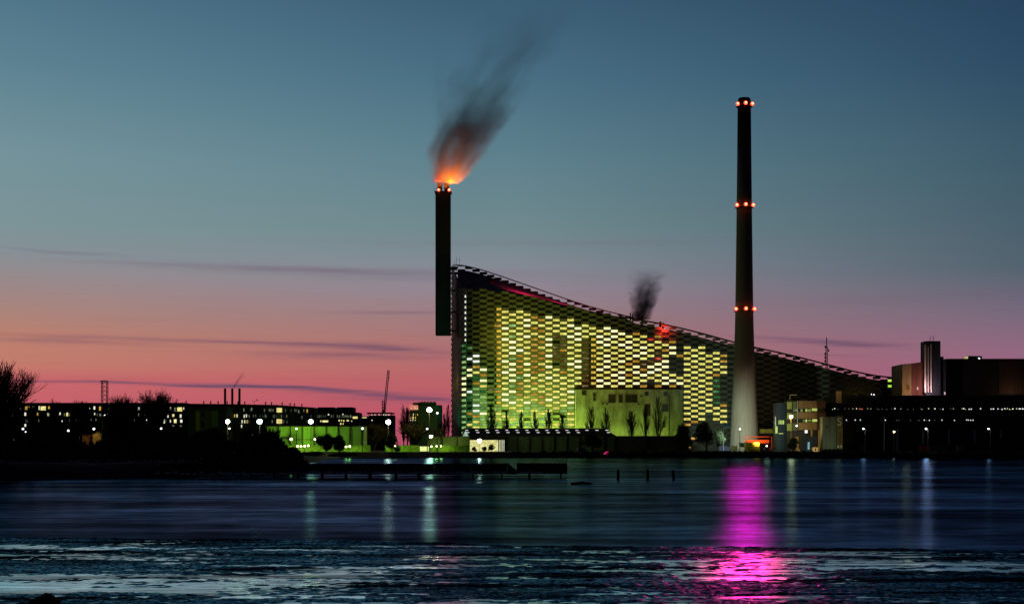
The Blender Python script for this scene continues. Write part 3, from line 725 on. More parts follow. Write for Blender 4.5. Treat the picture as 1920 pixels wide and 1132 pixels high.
# floods that light the facade and the concrete block, standing on the ground behind the long shed
def ground_flood(px, Y, aim, col, power, label, spot=95):
    q = P(px, 838, Y); t = thing('ground_floodlight', label, 'floodlight', (q.x, Y, GZ), 'floodlights aimed up at the plant')
    b = MB(); b.box(q.x - .5, q.x + .5, Y - .3, Y + .3, GZ, GZ + .5); b.tube((q.x, Y, GZ + .5), (q.x, Y, GZ + .9), .08, .08, 5); b.build('stand', M_steeld, t)
    b = MB(); b.box(q.x - .6, q.x + .6, Y - .25, Y + .1, GZ + .9, GZ + 1.7); b.build('housing', M_steeld, t)
    lamp('flood_light', (q.x, Y + .6, GZ + 1.4), col, power, .6, spot, aim)
YG = (.62, 1.0, .10)
for i, px in enumerate((1105, 1150, 1195, 1245)):
    ground_flood(px, 712, P(px + 5, 745, CBY), YG, 4200, ['leftmost', 'second', 'third', 'rightmost'][i] + ' ground floodlight behind the shed, aimed at the concrete block', 140)
for i, (px, pw, c) in enumerate(((885, 9000, (.10, 1, .35)), (935, 42000, YG), (985, 60000, YG), (1040, 56000, YG))):
    ground_flood(px, 718, P(px, 775, BY), c, pw, ['leftmost', 'second', 'third', 'rightmost'][i] + ' ground floodlight at the foot of the checkered facade', 140)
# unseen lights added in mid-air, without fixtures, to graze the upper bricks
lamp('facade_light', P(950, 620, 705), (.8, .72, .06), 12500, 1.0, 125, P(975, 585, BY))
lamp('facade_light', P(1150, 700, 690), (.9, .4, .05), 4500, 1.0, 120, P(1150, 620, BY))
lamp('facade_red_light', P(1246, 617, 734), (1, .03, .02), 3200, .3, 150, P(1246, 622, 745), .4)
for px_, py_ in ((985, 538), (1055, 562), (1120, 583)): lamp('roof_red_light', P(px_, py_ - 12, 752), (1, .02, .12), 12000, .5, 150, (PX(px_, 752), 780, 40), .4)
lamp('west_wall_light', P(838, 815, 742), (.1, 1, .4), 6000, .6, 56, P(857, 740, 768))  # west wall lights are added, hanging in mid-air without a fixture
lamp('west_wall_light', P(834, 730, 757), (1, .6, .08), 2600, .5, 90, P(856, 700, 768))
lamp('corner_light', P(868, 815, 715), (.12, 1, .35), 14000, .6, 60, P(878, 740, 742))
lamp('stack_foot_light', P(1362, 815, 598), (.72, 1, .66), 90000, .6, 66, P(1388, 800, 640), 1.0)
lamp('stack_foot_light', P(1440, 815, 600), (1, .5, .28), 14000, .6, 60, P(1398, 770, 640))
b = MB(); b.ball(P(1246, 617, 735.6), .4, 8, 5); b.build('warning_light', M_red, plant)

# ---------------------------------------------------------------- long sheds along the quay
def shed_long():
    Y = 680.0; t = thing('long_shed', 'long low shed with a dark pitched roof and a double row of lit skylights', 'shed', (PX(1000, Y), Y, GZ))
    x0, x1 = PX(862, Y), PX(1152, Y); zr = PZ(803, Y); ze = PZ(818, Y)
    b = MB(); xa, xb = PX(865.5, Y), PX(1149, Y); hy = 8.0
    b.quad((xa + 0, Y - hy, ze), (xb + 1.5, Y - hy, ze), (xb - 4.2, Y, zr), (xa + 1.5, Y, zr)); b.quad((xa + 1.5, Y, zr), (xb - 4.2, Y, zr), (xb + 1.5, Y + hy, ze), (xa, Y + hy, ze))
    b.quad((xb + 1.5, Y - hy, ze), (xb + 1.5, Y + hy, ze), (xb - 4.2, Y, zr))
    b.build('roof', M_darkr, t)
    b = MB(); b.tube((xa + 1, Y - .05, zr + .1), (xb - 4, Y - .05, zr + .1), .12, .12, 4); b.build('ridge', mat('pale_ridge', (.6, .6, .45), .6), t)
    b = MB(); b.box(xa, xb, Y - hy + .6, Y + hy - .6, GZ - .2, ze - .02); b.quad((xa, Y - hy, ze), (xa, Y + hy, ze), (xa + 1.4, Y, zr - .1)); b.build('wall', M_dark, t)
    sk = glow('skylight_glow', (.72, .70, .68), .9)
    sl = (zr - ze) / hy
    for i in range(15):
        px = 875.5 + i * 18.72
        for (dx, dy, wd) in ((0, 1.9, 1.35), (2.3, 4.2, 1.35)):
            if i >= 12 and dy > 3 and i != 14: continue
            x = PX(px + dx, Y); y = Y - dy; z = zr - dy * sl
            b = MB(); n = Vector((0, -sl, 1)).normalized()
            b.hexa([(x - wd / 2, y - .24, z - .24 * sl + .02), (x + wd / 2, y - .24, z - .24 * sl + .02), (x + wd / 2, y + .24, z + .24 * sl + .02), (x - wd / 2, y + .24, z + .24 * sl + .02)],
                   [(x - wd / 2, y - .24, z - .24 * sl + .16), (x + wd / 2, y - .24, z - .24 * sl + .16), (x + wd / 2, y + .24, z + .24 * sl + .16), (x - wd / 2, y + .24, z + .24 * sl + .16)])
            b.build('skylight', sk, t)
    # gable glazing
    b = MB(); g = P(868, 812, Y - hy - .1)
    b.quad((g.x - .2, Y - hy - .06, ze + .1), (g.x + 2.6, Y - hy - .06, ze + .1), (g.x + 1.2, Y - hy - .06, ze + 2.6)); b.build('gable_window', glow('pale_gable_glow', (.45, .7, .55), .7, .5), t)
shed_long()
def posts_wall(px0, px1, py0, py1, Y, step, matw, name, label, cat, depth=14, lamp_tops=True, base_band=None):
    t = thing(name, label, cat, (PX((px0 + px1) / 2, Y), Y, GZ)); zt = PZ(py0, Y); zb = max(GZ - .2, PZ(py1, Y)) if py1 < 846 else GZ - .2
    b = MB(); b.box(PX(px0, Y), PX(px1, Y), Y, Y + depth, GZ - .2, zt); b.build('wall', matw, t)
    b = MB(); b.box(PX(px0, Y) - .2, PX(px1, Y) + .2, Y - .25, Y + depth + .2, zt + .003, zt + .28); b.build('roof', M_darkr, t)
    n = int((px1 - px0) / step)
    for i in range(n + 1):
        x = PX(px0 + i * step, Y); b = MB(); b.box(x - .22, x + .22, Y - .5, Y - .01, GZ - .2, zt - .05); b.build('post', M_steeld, t)
    return t
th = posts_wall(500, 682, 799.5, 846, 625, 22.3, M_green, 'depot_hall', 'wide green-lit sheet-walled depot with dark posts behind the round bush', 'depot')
b = MB(); Yq = 624.4
b.box(PX(529, Yq), PX(541, Yq), Yq - .05, Yq + .3, PZ(823, Yq), PZ(818, Yq)); b.build('door', M_dark, th)
b = MB(); b.box(PX(552, Yq), PX(568, Yq), Yq - .3, Yq + .3, PZ(824.3, Yq), PZ(823, Yq)); b.box(PX(572, Yq), PX(588, Yq), Yq - .3, Yq + .3, PZ(824.3, Yq), PZ(823, Yq)); b.build('canopy', M_dark, th)
th = posts_wall(800, 880, 818.5, 846, 640, 29, M_green, 'green_hall', 'low green-lit hall left of the loading bay', 'hall', 10)
posts_wall(946, 1152, 818.3, 846, 652, 23.3, mat('dim_green_wall', (.05, .10, .055), .8, noise=.4, nscale=.3, stretch=(3, 1, .3)), 'dark_hall', 'dark green walled hall with evenly spaced posts under the skylit roof', 'hall', 14)
posts_wall(1152, 1292, 818, 846, 648, 60, M_dark, 'low_black_hall', 'low black flat hall between the skylit shed and the round trees', 'hall', 14)
def bay():
    Y = 650.0; t = thing('loading_bay', 'open loading bay glowing pale yellow under the left end of the long shed', 'loading bay', (PX(912, Y), Y, GZ))
    z1 = PZ(824.5, Y)
    b = MB(); b.box(PX(880, Y), PX(946, Y), Y, Y + 3, GZ - .2, z1 + 1.4); b.build('wall', M_dark, t)
    b = MB(); b.quad((PX(881, Y), Y - .05, GZ), (PX(934, Y), Y - .05, GZ), (PX(934, Y), Y - .05, z1), (PX(881, Y), Y - .05, z1)); b.build('lit_opening', glow('bay_glow', (.80, .78, .30), .95, .7, (.8, .8, 1.2)), t)
    for i, px in enumerate((936.5, 939.3, 942.2, 945)):
        b = MB(); b.box(PX(px - .7, Y), PX(px + .7, Y), Y - .1, Y - .02, GZ, z1); b.build('door_strip', glow('door_strip_glow', (.75, .8, .5), .8, .3), t)
    b = MB(); b.box(PX(878, Y), PX(948, Y), Y - 3, Y + 3, z1 + 1.4, z1 + 1.8); b.build('canopy', M_darkr, t)
bay()
def stoplog(name, label, cat, px0, px1, py0, py1, Y, m, d=3.0, parts=()):
    t = thing(name, label, cat, (PX((px0 + px1) / 2, Y), Y, max(GZ, PZ(py1, Y))))
    b = MB(); b.box(PX(px0, Y), PX(px1, Y), Y, Y + d, max(GZ - .05, PZ(py1, Y)), PZ(py0, Y)); b.build('body', m, t)
    for (nm, a, c, e, f, mm) in parts:
        b = MB(); b.box(PX(a, Y), PX(c, Y), Y - .14, Y - .02, max(GZ, PZ(f, Y)), PZ(e, Y)); b.build(nm, mm, t)
    return t
stoplog('kiosk', 'small kiosk with a glowing lime front near the green hall', 'kiosk', 786.5, 805, 835, 847, 598, M_dark, 3,
        (('lit_front', 787.5, 804, 836.5, 845.5, glow('kiosk_glow', (.85, 1, .35), 1.1, .5)),))
# low hedge-high wall along the quay, the green light put into its colour
def lime_strip(px0, px1, label):
    Y = 592.0
    def f(b): b.box(PX(px0, Y), PX(px1, Y), Y, Y + .5, GZ - .1, PZ(834.5, Y))
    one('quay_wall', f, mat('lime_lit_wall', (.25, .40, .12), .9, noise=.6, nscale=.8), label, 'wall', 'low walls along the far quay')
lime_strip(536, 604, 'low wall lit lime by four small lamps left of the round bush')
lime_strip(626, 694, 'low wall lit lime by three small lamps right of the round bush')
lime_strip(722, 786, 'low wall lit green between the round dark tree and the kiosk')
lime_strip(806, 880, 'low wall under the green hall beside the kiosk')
SG = 'small lamps along the far quay'
smalls = [(546, 823, 619, .6, 'small yellow-green lamp left on the depot wall', 2600), (591, 823, 619, .55, 'small yellow-green lamp left of the round bush on the depot wall', 2600),
          (558, 836, 588, .42, 'first of four close low lamps left of the round bush', 500), (564.5, 836.3, 588, .42, 'second of four close low lamps left of the round bush', 500),
          (571.5, 836, 588, .42, 'third of four close low lamps left of the round bush', 500), (578, 835, 588, .42, 'last of four close low lamps left of the round bush', 500),
          (642, 836.5, 588, .42, 'first of three close low lamps right of the round bush', 500), (649, 837, 588, .4, 'middle of three close low lamps right of the round bush', 500),
          (656, 836.3, 588, .42, 'last of three close low lamps right of the round bush', 500), (741, 836, 588, .42, 'lone low lamp lighting a bush right of the dark tree', 900),
          (809, 836.5, 588, .3, 'low lamp just right of the lit kiosk', 300), (819, 836, 588, .42, 'low starry lamp in the hedge under the green hall', 700), (827, 836, 588, .3, 'rightmost low lamp of the hedge under the green hall', 300)]
for px, py, Y, r, lb, pw in smalls: mast(px, py, Y, (.95, 1, .45), lb, SG, r, pw * 1.6, (.62, 1, .08), 12, 'low_lamp', .3, cat='lamp')
WL = 'white street lamps in the dark'
for px, py, Y, lb, r in [(43.5, 803.6, 420, 'white street lamp low under the left block, leftmost of those in the dark', .33), (48.5, 809.3, 430, 'tiny lamp just below the leftmost street lamp', .2), (128.5, 807, 420, 'white street lamp alone under the middle of the left block', .33),
                 (176.5, 803.6, 420, 'white street lamp above a golden lit bush', .36), (302.5, 803, 420, 'white street lamp under the right part of the left block', .3), (292, 824, 390, 'low white lamp in the darkness right of the two bare trees', .26),
                 (430.5, 803, 430, 'small white lamp just under the pale yellow floodlight', .3), (13.5, 773, 430, 'small white lamp beside the big bare tree', .28), (275.5, 786.5, 430, 'slanting white lamp below the rounded bare tree', .28), (197, 778, 430, 'small white lamp below the lattice mast', .26),
                 (556, 803.5, 560, 'lamp with a white shade in front of the depot wall', .42), (679.5, 803, 560, 'pair-like lamp at the right end of the depot', .5), (801, 803.5, 560, 'small white lamp left of the tall green hall mast', .4), (820, 774, 580, 'white twin-headed lamp on a tall pole before the tower block', .45)]:
    mast(px, py, Y, (.95, .97, 1), lb, WL, r, 0, None, 5, 'street_lamp', cat='street lamp', base=1.6 if Y < 450 else GZ)
for px, py, Y, lb, r, pw in [(1618.5, 803.5, 585, 'white-headed lamp, first right of the banner', .36, 200), (1736, 803.5, 585, 'white-headed lamp on a clearly lit pole before the dark plant hall', .4, 700), (1853, 803.5, 585, 'rightmost white-headed lamp before the dark plant hall', .36, 150),
                     (1676, 809, 600, 'dim yellow wall lamp between two white-headed lamps', .35, 0), (1493.5, 798, 615, 'small white lamp under the office corner', .4, 0), (1437.5, 841.5 - 6, 585, 'small cyan lamp right of the yellow hut', .36, 0), (1387, 804, 590, 'lamp with a flat white shade in front of the tall chimney', .35, 0)]:
    mast(px, py, Y, (.95, 1, .95) if px != 1676 else (1, .8, .4), lb, 'lamps along the plant quay', r, pw, (1, 1, .9), 7, 'street_lamp', cat='street lamp', side=(.8 if px in (1618.5, 1736, 1853) else 0), pole=M_steel)

# ---------------------------------------------------------------- apartment blocks and far skyline, left
WY = [glow('flat_window_yellow', (.95, .82, .28), 1.0, .6, (.6, .6, 1)), glow('flat_window_pale', (.85, .86, .62), 1.0, .3), glow('flat_window_amber', (.75, .45, .06), .9, .8, (1, 1, .8)), glow('flat_window_dim', (.10, .12, .07), 1.0, .4), glow('flat_window_faint', (.03, .04, .03), 1.0, .4), glow('flat_window_red', (.5, .10, .02), 1.0, .3)]
def windows(t, Y, lst, wy=-.12):
    for (px, py, w, h, c) in lst:
        b = MB(); z = PZ(py, Y); x = PX(px, Y); ww = w * Y / F / 2; hh = h * Y / F / 2
        b.box(x - ww, x + ww, Y + wy, Y - .01, z - hh, z + hh); b.build('window', WY[c], t)
def block_a():
    Y = 760.0; t = thing('apartment_block', 'long dark flat-roofed block of flats with scattered lit windows behind the bare trees', 'block of flats', (PX(175, Y), Y, GZ))
    zt = PZ(758, Y); b = MB(); b.box(PX(-40, Y), PX(345, Y), Y, Y + 14, GZ - .2, zt); b.build('wall', mat('dark_render_wall', (.045, .042, .04), .9, noise=.3, nscale=.3), t)
    b = MB(); b.box(PX(-41, Y), PX(346, Y), Y - .5, Y + 14.5, zt + .004, zt + .9); b.build('roof', M_darkr, t)
    b = MB(); b.box(PX(30, Y), PX(345, Y), Y - .75, Y - .52, zt + .1, zt + .4); b.build('cornice', mat('pale_cornice', (.3, .33, .28), .8), t)
    r = random.Random(8)
    L = [(28.8, 764, 3, 6, 0), (51.5, 764.5, 9, 6.5, 2), (62.5, 763, 2.5, 5, 3), (73.5, 764.5, 2, 7, 1), (81, 765, 9.5, 7.5, 0), (92, 764, 3, 5, 2), (47.5, 776, 3.2, 6, 1), (58.8, 778, 2.2, 5, 3), (70.5, 776, 2.4, 5, 2), (90.5, 776.5, 3, 5.5, 1), (103.5, 776, 3, 5.5, 2), (112.3, 775, 3, 5, 1), (126, 776.5, 3.4, 6.5, 0),
         (51.8, 788.5, 2, 5, 1), (61.8, 786.8, 3.8, 5, 0), (47.5, 797, 3, 5, 1), (106.5, 786, 1.6, 2, 1), (116.5, 789, 1.4, 3, 1), (168, 765, 2, 2.5, 1), (177, 764.3, 3, 6, 1), (187.5, 765.5, 3.5, 7.5, 2), (177.5, 775.5, 1.8, 4, 1), (188, 778, 3.5, 5, 3), (180, 786.5, 2, 4, 3), (171, 786.5, 1.6, 3, 3),
         (260.5, 765.5, 2.6, 5, 1), (286.5, 768, 1.4, 6, 1), (293, 765, 1.4, 3.5, 1), (306.5, 765, 7, 3.5, 5), (320, 766, 2, 6, 1), (328.5, 767.5, 3.5, 7, 3), (337, 767, 9, 7.5, 0), (347.5 - 3, 765.5, 1.5, 4, 1), (271.5, 777, 1.4, 5, 3), (283.5, 777, 1.2, 4, 3), (315, 779.5, 2, 6, 1), (325, 778.5, 3.6, 5, 0), (338.8, 779.5, 3.2, 6, 1),
         (308, 789.5, 2.4, 7.5, 1), (319.5, 789, 1.6, 5, 1), (328.6, 789, 4.8, 7, 0), (340, 789, 4.0, 5.5, 1), (325, 797.8, 4, 2.5, 3), (339, 798, 3.5, 3, 3)]
    for i in range(46): L.append((r.uniform(22, 342), r.choice([765, 777, 788]), r.choice([1.2, 1.8]), 5, r.choice([3, 4, 4, 4])))
    keep = []
    for w in L:
        if all(abs(w[0] - k[0]) * 2 > w[2] + k[2] + .6 or abs(w[1] - k[1]) * 2 > w[3] + k[3] + .4 for k in keep): keep.append(w)
    windows(t, Y, keep)
block_a()
def block_b():
    Y = 720.0; t = thing('apartment_block', 'curved green-tinted block of flats with roof vents and two stacked yellow bay windows', 'block of flats', (PX(470, Y), Y, GZ))
    b = MB(); zt = PZ(760, Y); zt2 = PZ(766, Y)
    # front in three straight runs that fall away to the right
    pl = [(346, 720), (430, 716), (520, 722), (590, 740)]
    zz = [PZ(758.5, 720), PZ(759.5, 716), PZ(761, 722), PZ(766, 740)]
    for i in range(3):
        (p0, y0), (p1, y1) = pl[i], pl[i + 1]
        b.hexa([(PX(p0, y0), y0, GZ - .2), (PX(p1, y1), y1, GZ - .2), (PX(p1, y1), y1 + 12, GZ - .2), (PX(p0, y0), y0 + 12, GZ - .2)],
               [(PX(p0, y0), y0, zz[i]), (PX(p1, y1), y1, zz[i + 1]), (PX(p1, y1), y1 + 12, zz[i + 1]), (PX(p0, y0), y0 + 12, zz[i])])
    b.build('wall', mat('green_grey_wall', (.055, .075, .06), .9, noise=.3, nscale=.3), t)
    b = MB()
    for i in range(3):
        (p0, y0), (p1, y1) = pl[i], pl[i + 1]
        b.hexa([(PX(p0, y0), y0 - .4, zz[i] + .004), (PX(p1, y1), y1 - .4, zz[i + 1] + .004), (PX(p1, y1), y1 + 12, zz[i + 1] + .004), (PX(p0, y0), y0 + 12, zz[i] + .004)],
               [(PX(p0, y0), y0 - .4, zz[i] + .6), (PX(p1, y1), y1 - .4, zz[i + 1] + .6), (PX(p1, y1), y1 + 12, zz[i + 1] + .6), (PX(p0, y0), y0 + 12, zz[i] + .6)])
    b.build('roof', M_darkr, t)
    # projecting stair tower with lit green cladding
    Yt = 700.0; b = MB(); b.box(PX(352, Yt), PX(424, Yt), Yt, Yt + 16, GZ, PZ(768, Yt)); b.build('stair_wing', mat('dark_green_cladding', (.05, .10, .04), .8), t)
    b = MB(); b.box(PX(350, Yt), PX(426, Yt), Yt - .5, Yt + 15, PZ(768, Yt) + .004, PZ(762.5, Yt)); b.build('wing_roof', mat('olive_roof', (.07, .10, .04), .8), t)
    for (a, c, m) in ((367, 375, mat('lime_yellow_panel', (.45, .5, .08), .8)), (375.5, 395, mat('green_panel_mid', (.16, .26, .06), .8, noise=.3, nscale=.8, stretch=(.2, 1, 3))), (396.5, 409, mat('green_panel_bright', (.22, .5, .10), .8, noise=.3, nscale=.8, stretch=(.2, 1, 3)))):
        b = MB(); b.box(PX(a, Yt), PX(c, Yt), Yt - .3, Yt - .01, PZ(808, Yt), PZ(770, Yt)); b.build('cladding_panel', m, t)
    for y0, y1 in ((773, 781.5), (789, 799)):
        b = MB(); b.box(PX(378, Yt), PX(383, Yt), Yt - .45, Yt - .32, PZ(y1, Yt), PZ(y0, Yt)); b.build('window', M_glaz, t)
    L = [(517 + 4, 768.5, 15, 8, 0), (521, 789.5, 15, 8, 0), (576, 770, 2, 6, 2), (560, 771, 2, 6, 3), (566, 782, 1.5, 5, 3), (431, 768, 1.5, 6, 3)]
    rr = random.Random(12)
    for (x, y, c) in ((425, 779, 3), (440, 779, 2), (444.5, 779, 1), (458, 780, 1), (462, 779, 1), (454, 790, 1), (459, 790, 1), (463.5, 790, 2), (453, 798.7, 1), (472, 767, 3), (496, 769, 3), (505, 768.5, 3), (508, 768.5, 3), (457.5, 768, 3), (430, 779, 3)): L.append((x, y, 1.6, 5.5, c))
    for i in range(34): L.append((rr.uniform(466, 586), rr.choice([769, 780, 790]), 1.2, 5, rr.choice([4, 4, 3])))
    keep = []
    for w in L:
        if not (426 < w[0] < 588): continue
        if all(abs(w[0] - k[0]) * 2 > w[2] + k[2] + .5 or abs(w[1] - k[1]) * 2 > w[3] + k[3] + .4 for k in keep): keep.append(w)
    for (px, py, w, h, c) in keep:
        yy = float(np.interp(px, [p[0] for p in pl], [p[1] for p in pl])); x = PX(px, yy); z = PZ(py, yy); ww = w * yy / F / 2; hh = h * yy / F / 2
        b = MB(); b.box(x - ww, x + ww, yy - .35, yy + (.35 if px > 520 else .1), z - hh, z + hh); b.build('window', WY[c], t)
    for px in (349, 382, 395, 409, 426, 446, 459, 498, 509, 529, 544, 552, 566):
        yy = float(np.interp(px, [p[0] for p in pl], [p[1] for p in pl])) + 4; zz_ = float(np.interp(px, [p[0] for p in pl], zz)); x = PX(px, yy)
        b = MB(); b.tube((x, yy, zz_), (x, yy, zz_ + 1.5), .25, .25, 6); b.ball((x, yy, zz_ + 1.7), .42, 7, 4); b.build('roof_vent', M_steeld, t)
    b = MB(); x = PX(477, 724); z = PZ(760, 724); b.tube((x, 724, z), (x, 724, z + 2.2), .07, .07, 4); b.tube((x - 1.3, 724, z + 2.1), (x + 1.6, 724, z + 2.4), .07, .07, 4); b.ball((x + 1.3, 724, z + 2.7), .35, 6, 4); b.build('aerial', M_steeld, t)
block_b()
def chim3():
    Y = 1600.0
    for i, px in enumerate((422, 435.5, 449)):
        b = MB(); x = PX(px, Y); w = 2.2 * Y / F; b.lathe(x, Y, [(w, GZ), (w, PZ(728.5, Y)), (w * .85, PZ(727.8, Y)), (w * .8, PZ(727.8, Y))], 14)
        tag(b.build('slim_chimney', mat('grey_green_stack', (.09, .10, .07), .8), None, True), ['left', 'middle', 'right'][i] + ' one of three equal slim chimneys far behind the green-tinted block', 'chimney', 'three slim chimneys on the far skyline')
chim3()
def cubes():
    Y = 900.0
    for (a, c, top, lb) in ((595.5, 625.5, 763, 'black cube-topped building beside the end of the green-tinted block'), (632, 661.5, 763, 'second black cube-topped building, the one nearer the crane')):
        t = thing('office_block', lb, 'office building', (PX((a + c) / 2, Y), Y, GZ), 'twin cube-topped buildings')
        b = MB(); b.box(PX(a, Y), PX(c, Y), Y, Y + 18, PZ(776, Y), PZ(top, Y)); b.build('upper_cube', M_dark, t)
        b = MB(); e = 3 if a < 600 else 12; b.box(PX(a - 2, Y), PX(c + e, Y), Y - 2, Y + 18, GZ, PZ(776, Y) if e < 5 else PZ(773, Y) - .9); b.build('lower_storeys', mat('slate_wall', (.05, .06, .07), .9), t)
        if e > 5:
            b = MB(); b.box(PX(c + .4, Y), PX(c + e, Y), Y - 1.9, Y + 17, PZ(773, Y) - .9, PZ(773, Y)); b.build('side_roof', M_dark, t)
        r = random.Random(int(a)); L = []
        for px in np.arange(a, c + e - 2, 3.6): L.append((px + .5, 780, 1.5, 5, r.choice([3, 3, 4])))
        if a < 600: L += [(610, 790 - .6, 11, 3.5, 0), (601.5, 789, 2, 3, 0), (616, 776.8, 2.5, 2.5, 1)]
        else: L += [(636, 788, 2.5, 3, 0), (640.5, 788, 1.5, 2.5, 0), (644.6, 788.5, 2, 3, 0), (652, 788, 4, 2.6, 0), (659.5, 789, 1.5, 2, 1), (639, 794, 2.4, 3.5, 0), (643.5, 794, 1.5, 3, 0), (666, 782 + .4, 9, 4, 0), (643, 776.3, 2, 2, 1)]
        keep = []
        for w in reversed(L):
            if all(abs(w[0] - k[0]) * 2 > w[2] + k[2] + .3 or abs(w[1] - k[1]) * 2 > w[3] + k[3] + .3 for k in keep): keep.append(w)
        windows(t, Y - 2, keep)
cubes()
def crane_bldg():
    Y = 950.0; t = thing('unfinished_building', 'flat building under the crane with a row of work lights along its top floor', 'building', (PX(712, Y), Y, GZ))
    b = MB(); b.box(PX(692, Y), PX(737, Y), Y, Y + 20, GZ, PZ(778, Y)); b.build('wall', mat('rust_brown_wall', (.035, .028, .018), .9, noise=.4, nscale=.2), t)
    b = MB(); b.box(PX(688, Y), PX(736, Y), Y - 2, Y + 20, PZ(775, Y), PZ(773, Y)); b.build('roof', M_darkr, t)
    b = MB()
    for px in np.arange(690, 736, 5.5): b.box(PX(px, Y), PX(px, Y) + .5, Y - 1, Y - .5, PZ(778, Y), PZ(775, Y))
    b.build('column_row', M_steeld, t)
    windows(t, Y - 1, [(697, 777.4, 1.6, 1.6, 1), (703, 777.4, 1.6, 1.6, 1), (711, 777, 1.2, 2.6, 1), (719.5, 777.2, 2, 2, 1), (723.5, 777.2, 2, 2, 1), (729, 777.2, 2, 2, 1)])
    Y = 940.0; t = thing('low_terrace', 'low terrace of warm-lit roofs left of the crane building', 'building', (PX(684, Y), Y, GZ))
    b = MB(); b.box(PX(674, Y), PX(697, Y), Y, Y + 10, GZ, PZ(781.5, Y)); b.build('wall', mat('rust_brown_wall'), t)
    b = MB(); b.box(PX(674, Y), PX(697, Y), Y - .4, Y + 10.4, PZ(781.5, Y) + .004, PZ(780, Y)); b.build('roof', M_darkr, t)
    windows(t, Y, [(683, 782.6, 9, 1.4, 0), (698 - .5, 787.5, 2, 2, 1), (676, 783, 3, 1.2, 2)])
crane_bldg()
def crane():
    Y = 965.0; t = thing('construction_crane', 'slim lattice construction crane with its jib raised nearly upright', 'crane', (PX(719, Y), Y, GZ))
    def lattice(b, a, c, w, n, r=.12):
        a, c = Vector(a), Vector(c); d = (c - a).normalized(); u = Vector((1, 0, 0)) if abs(d.x) < .8 else Vector((0, 0, 1)); u = (u - d * u.dot(d)).normalized(); v = d.cross(u)
        cs = [(u * sx + v * sy) * w / 2 for sx, sy in ((1, 1), (-1, 1), (-1, -1), (1, -1))]
        for q in cs: b.tube(a + q, c + q, r, r, 4)
        for i in range(n):
            p0 = a + (c - a) * i / n; p1 = a + (c - a) * (i + 1) / n
            for j in range(4): b.tube(p0 + cs[j], p1 + cs[(j + 1) % 4], r * .8, r * .8, 3)
    b = MB(); lattice(b, (PX(719, Y), Y, GZ), (PX(719, Y), Y, PZ(750, Y)), 1.6, 18, .2); b.build('tower', M_steeld, t)
    b = MB(); lattice(b, (PX(720.5, Y), Y, PZ(773, Y)), (PX(728.5, Y), Y, PZ(694, Y)), 1.2, 24, .15); b.build('jib', mat('crane_rust', (.10, .04, .03), .8), t)
    b = MB(); b.box(PX(728, Y), PX(730, Y), Y - .5, Y + .5, PZ(709.5, Y), PZ(707, Y)); b.tube((PX(728.7, Y), Y, PZ(694, Y)), (PX(729, Y), Y, PZ(709, Y)), .1, .1, 4); b.build('hook_block', M_steeld, t)
    b = MB(); b.box(PX(717.5, Y), PX(722.5, Y), Y - 1.2, Y + 1.2, PZ(772, Y), PZ(769, Y)); b.build('cab', M_steeld, t)
    Y = 500.0; t = thing('lattice_mast', 'square lattice mast with a small arm rising behind the bare trees', 'mast', (PX(196, Y), Y, GZ))
    b = MB(); lattice(b, (PX(196.3, Y), Y, GZ - .3), (PX(196.3, Y), Y, PZ(713.5, Y)), 1.75, 17, .11); b.build('tower', M_steeld, t)
    b = MB(); b.box(PX(191, Y), PX(202, Y), Y - .9, Y + .9, PZ(714.5, Y), PZ(713.3, Y)); b.tube((PX(187.5, Y), Y, PZ(714.5, Y)), (PX(192, Y), Y, PZ(714.3, Y)), .12, .12, 4); b.build('head_platform', M_steeld, t)
    Y = 735.0 + 2; yy = 750.0; t = thing('radio_mast', 'thin dark radio mast standing on the low end of the sloping roof', 'mast', (PX(1550, yy), yy, znear(1550) - 3))
    b = MB(); zb = znear(1550) - 2.5; lattice(b, (PX(1550, yy), yy, zb), (PX(1550, yy), yy, PZ(650, yy)), .8, 12, .1); b.build('tower', M_steeld, t)
    b = MB(); b.tube((PX(1550, yy), yy, PZ(652, yy)), (PX(1549.8, yy), yy, PZ(632, yy)), .28, .22, 6); b.build('tip', M_steeld, t)
    r = random.Random(2)
    for i in range(5):
        z = zb + 4 + i * 1.8; sx = r.choice((-1, 1)); b = MB(); b.box(PX(1550, yy) + sx * .9 - .25, PX(1550, yy) + sx * .9 + .25, yy - .6, yy - .2, z, z + 1.2); b.tube((PX(1550, yy), yy - .3, z + .6), (PX(1550, yy) + sx * .9, yy - .4, z + .6), .05, .05, 4); b.build('aerial_panel', M_steeld, t)
crane()
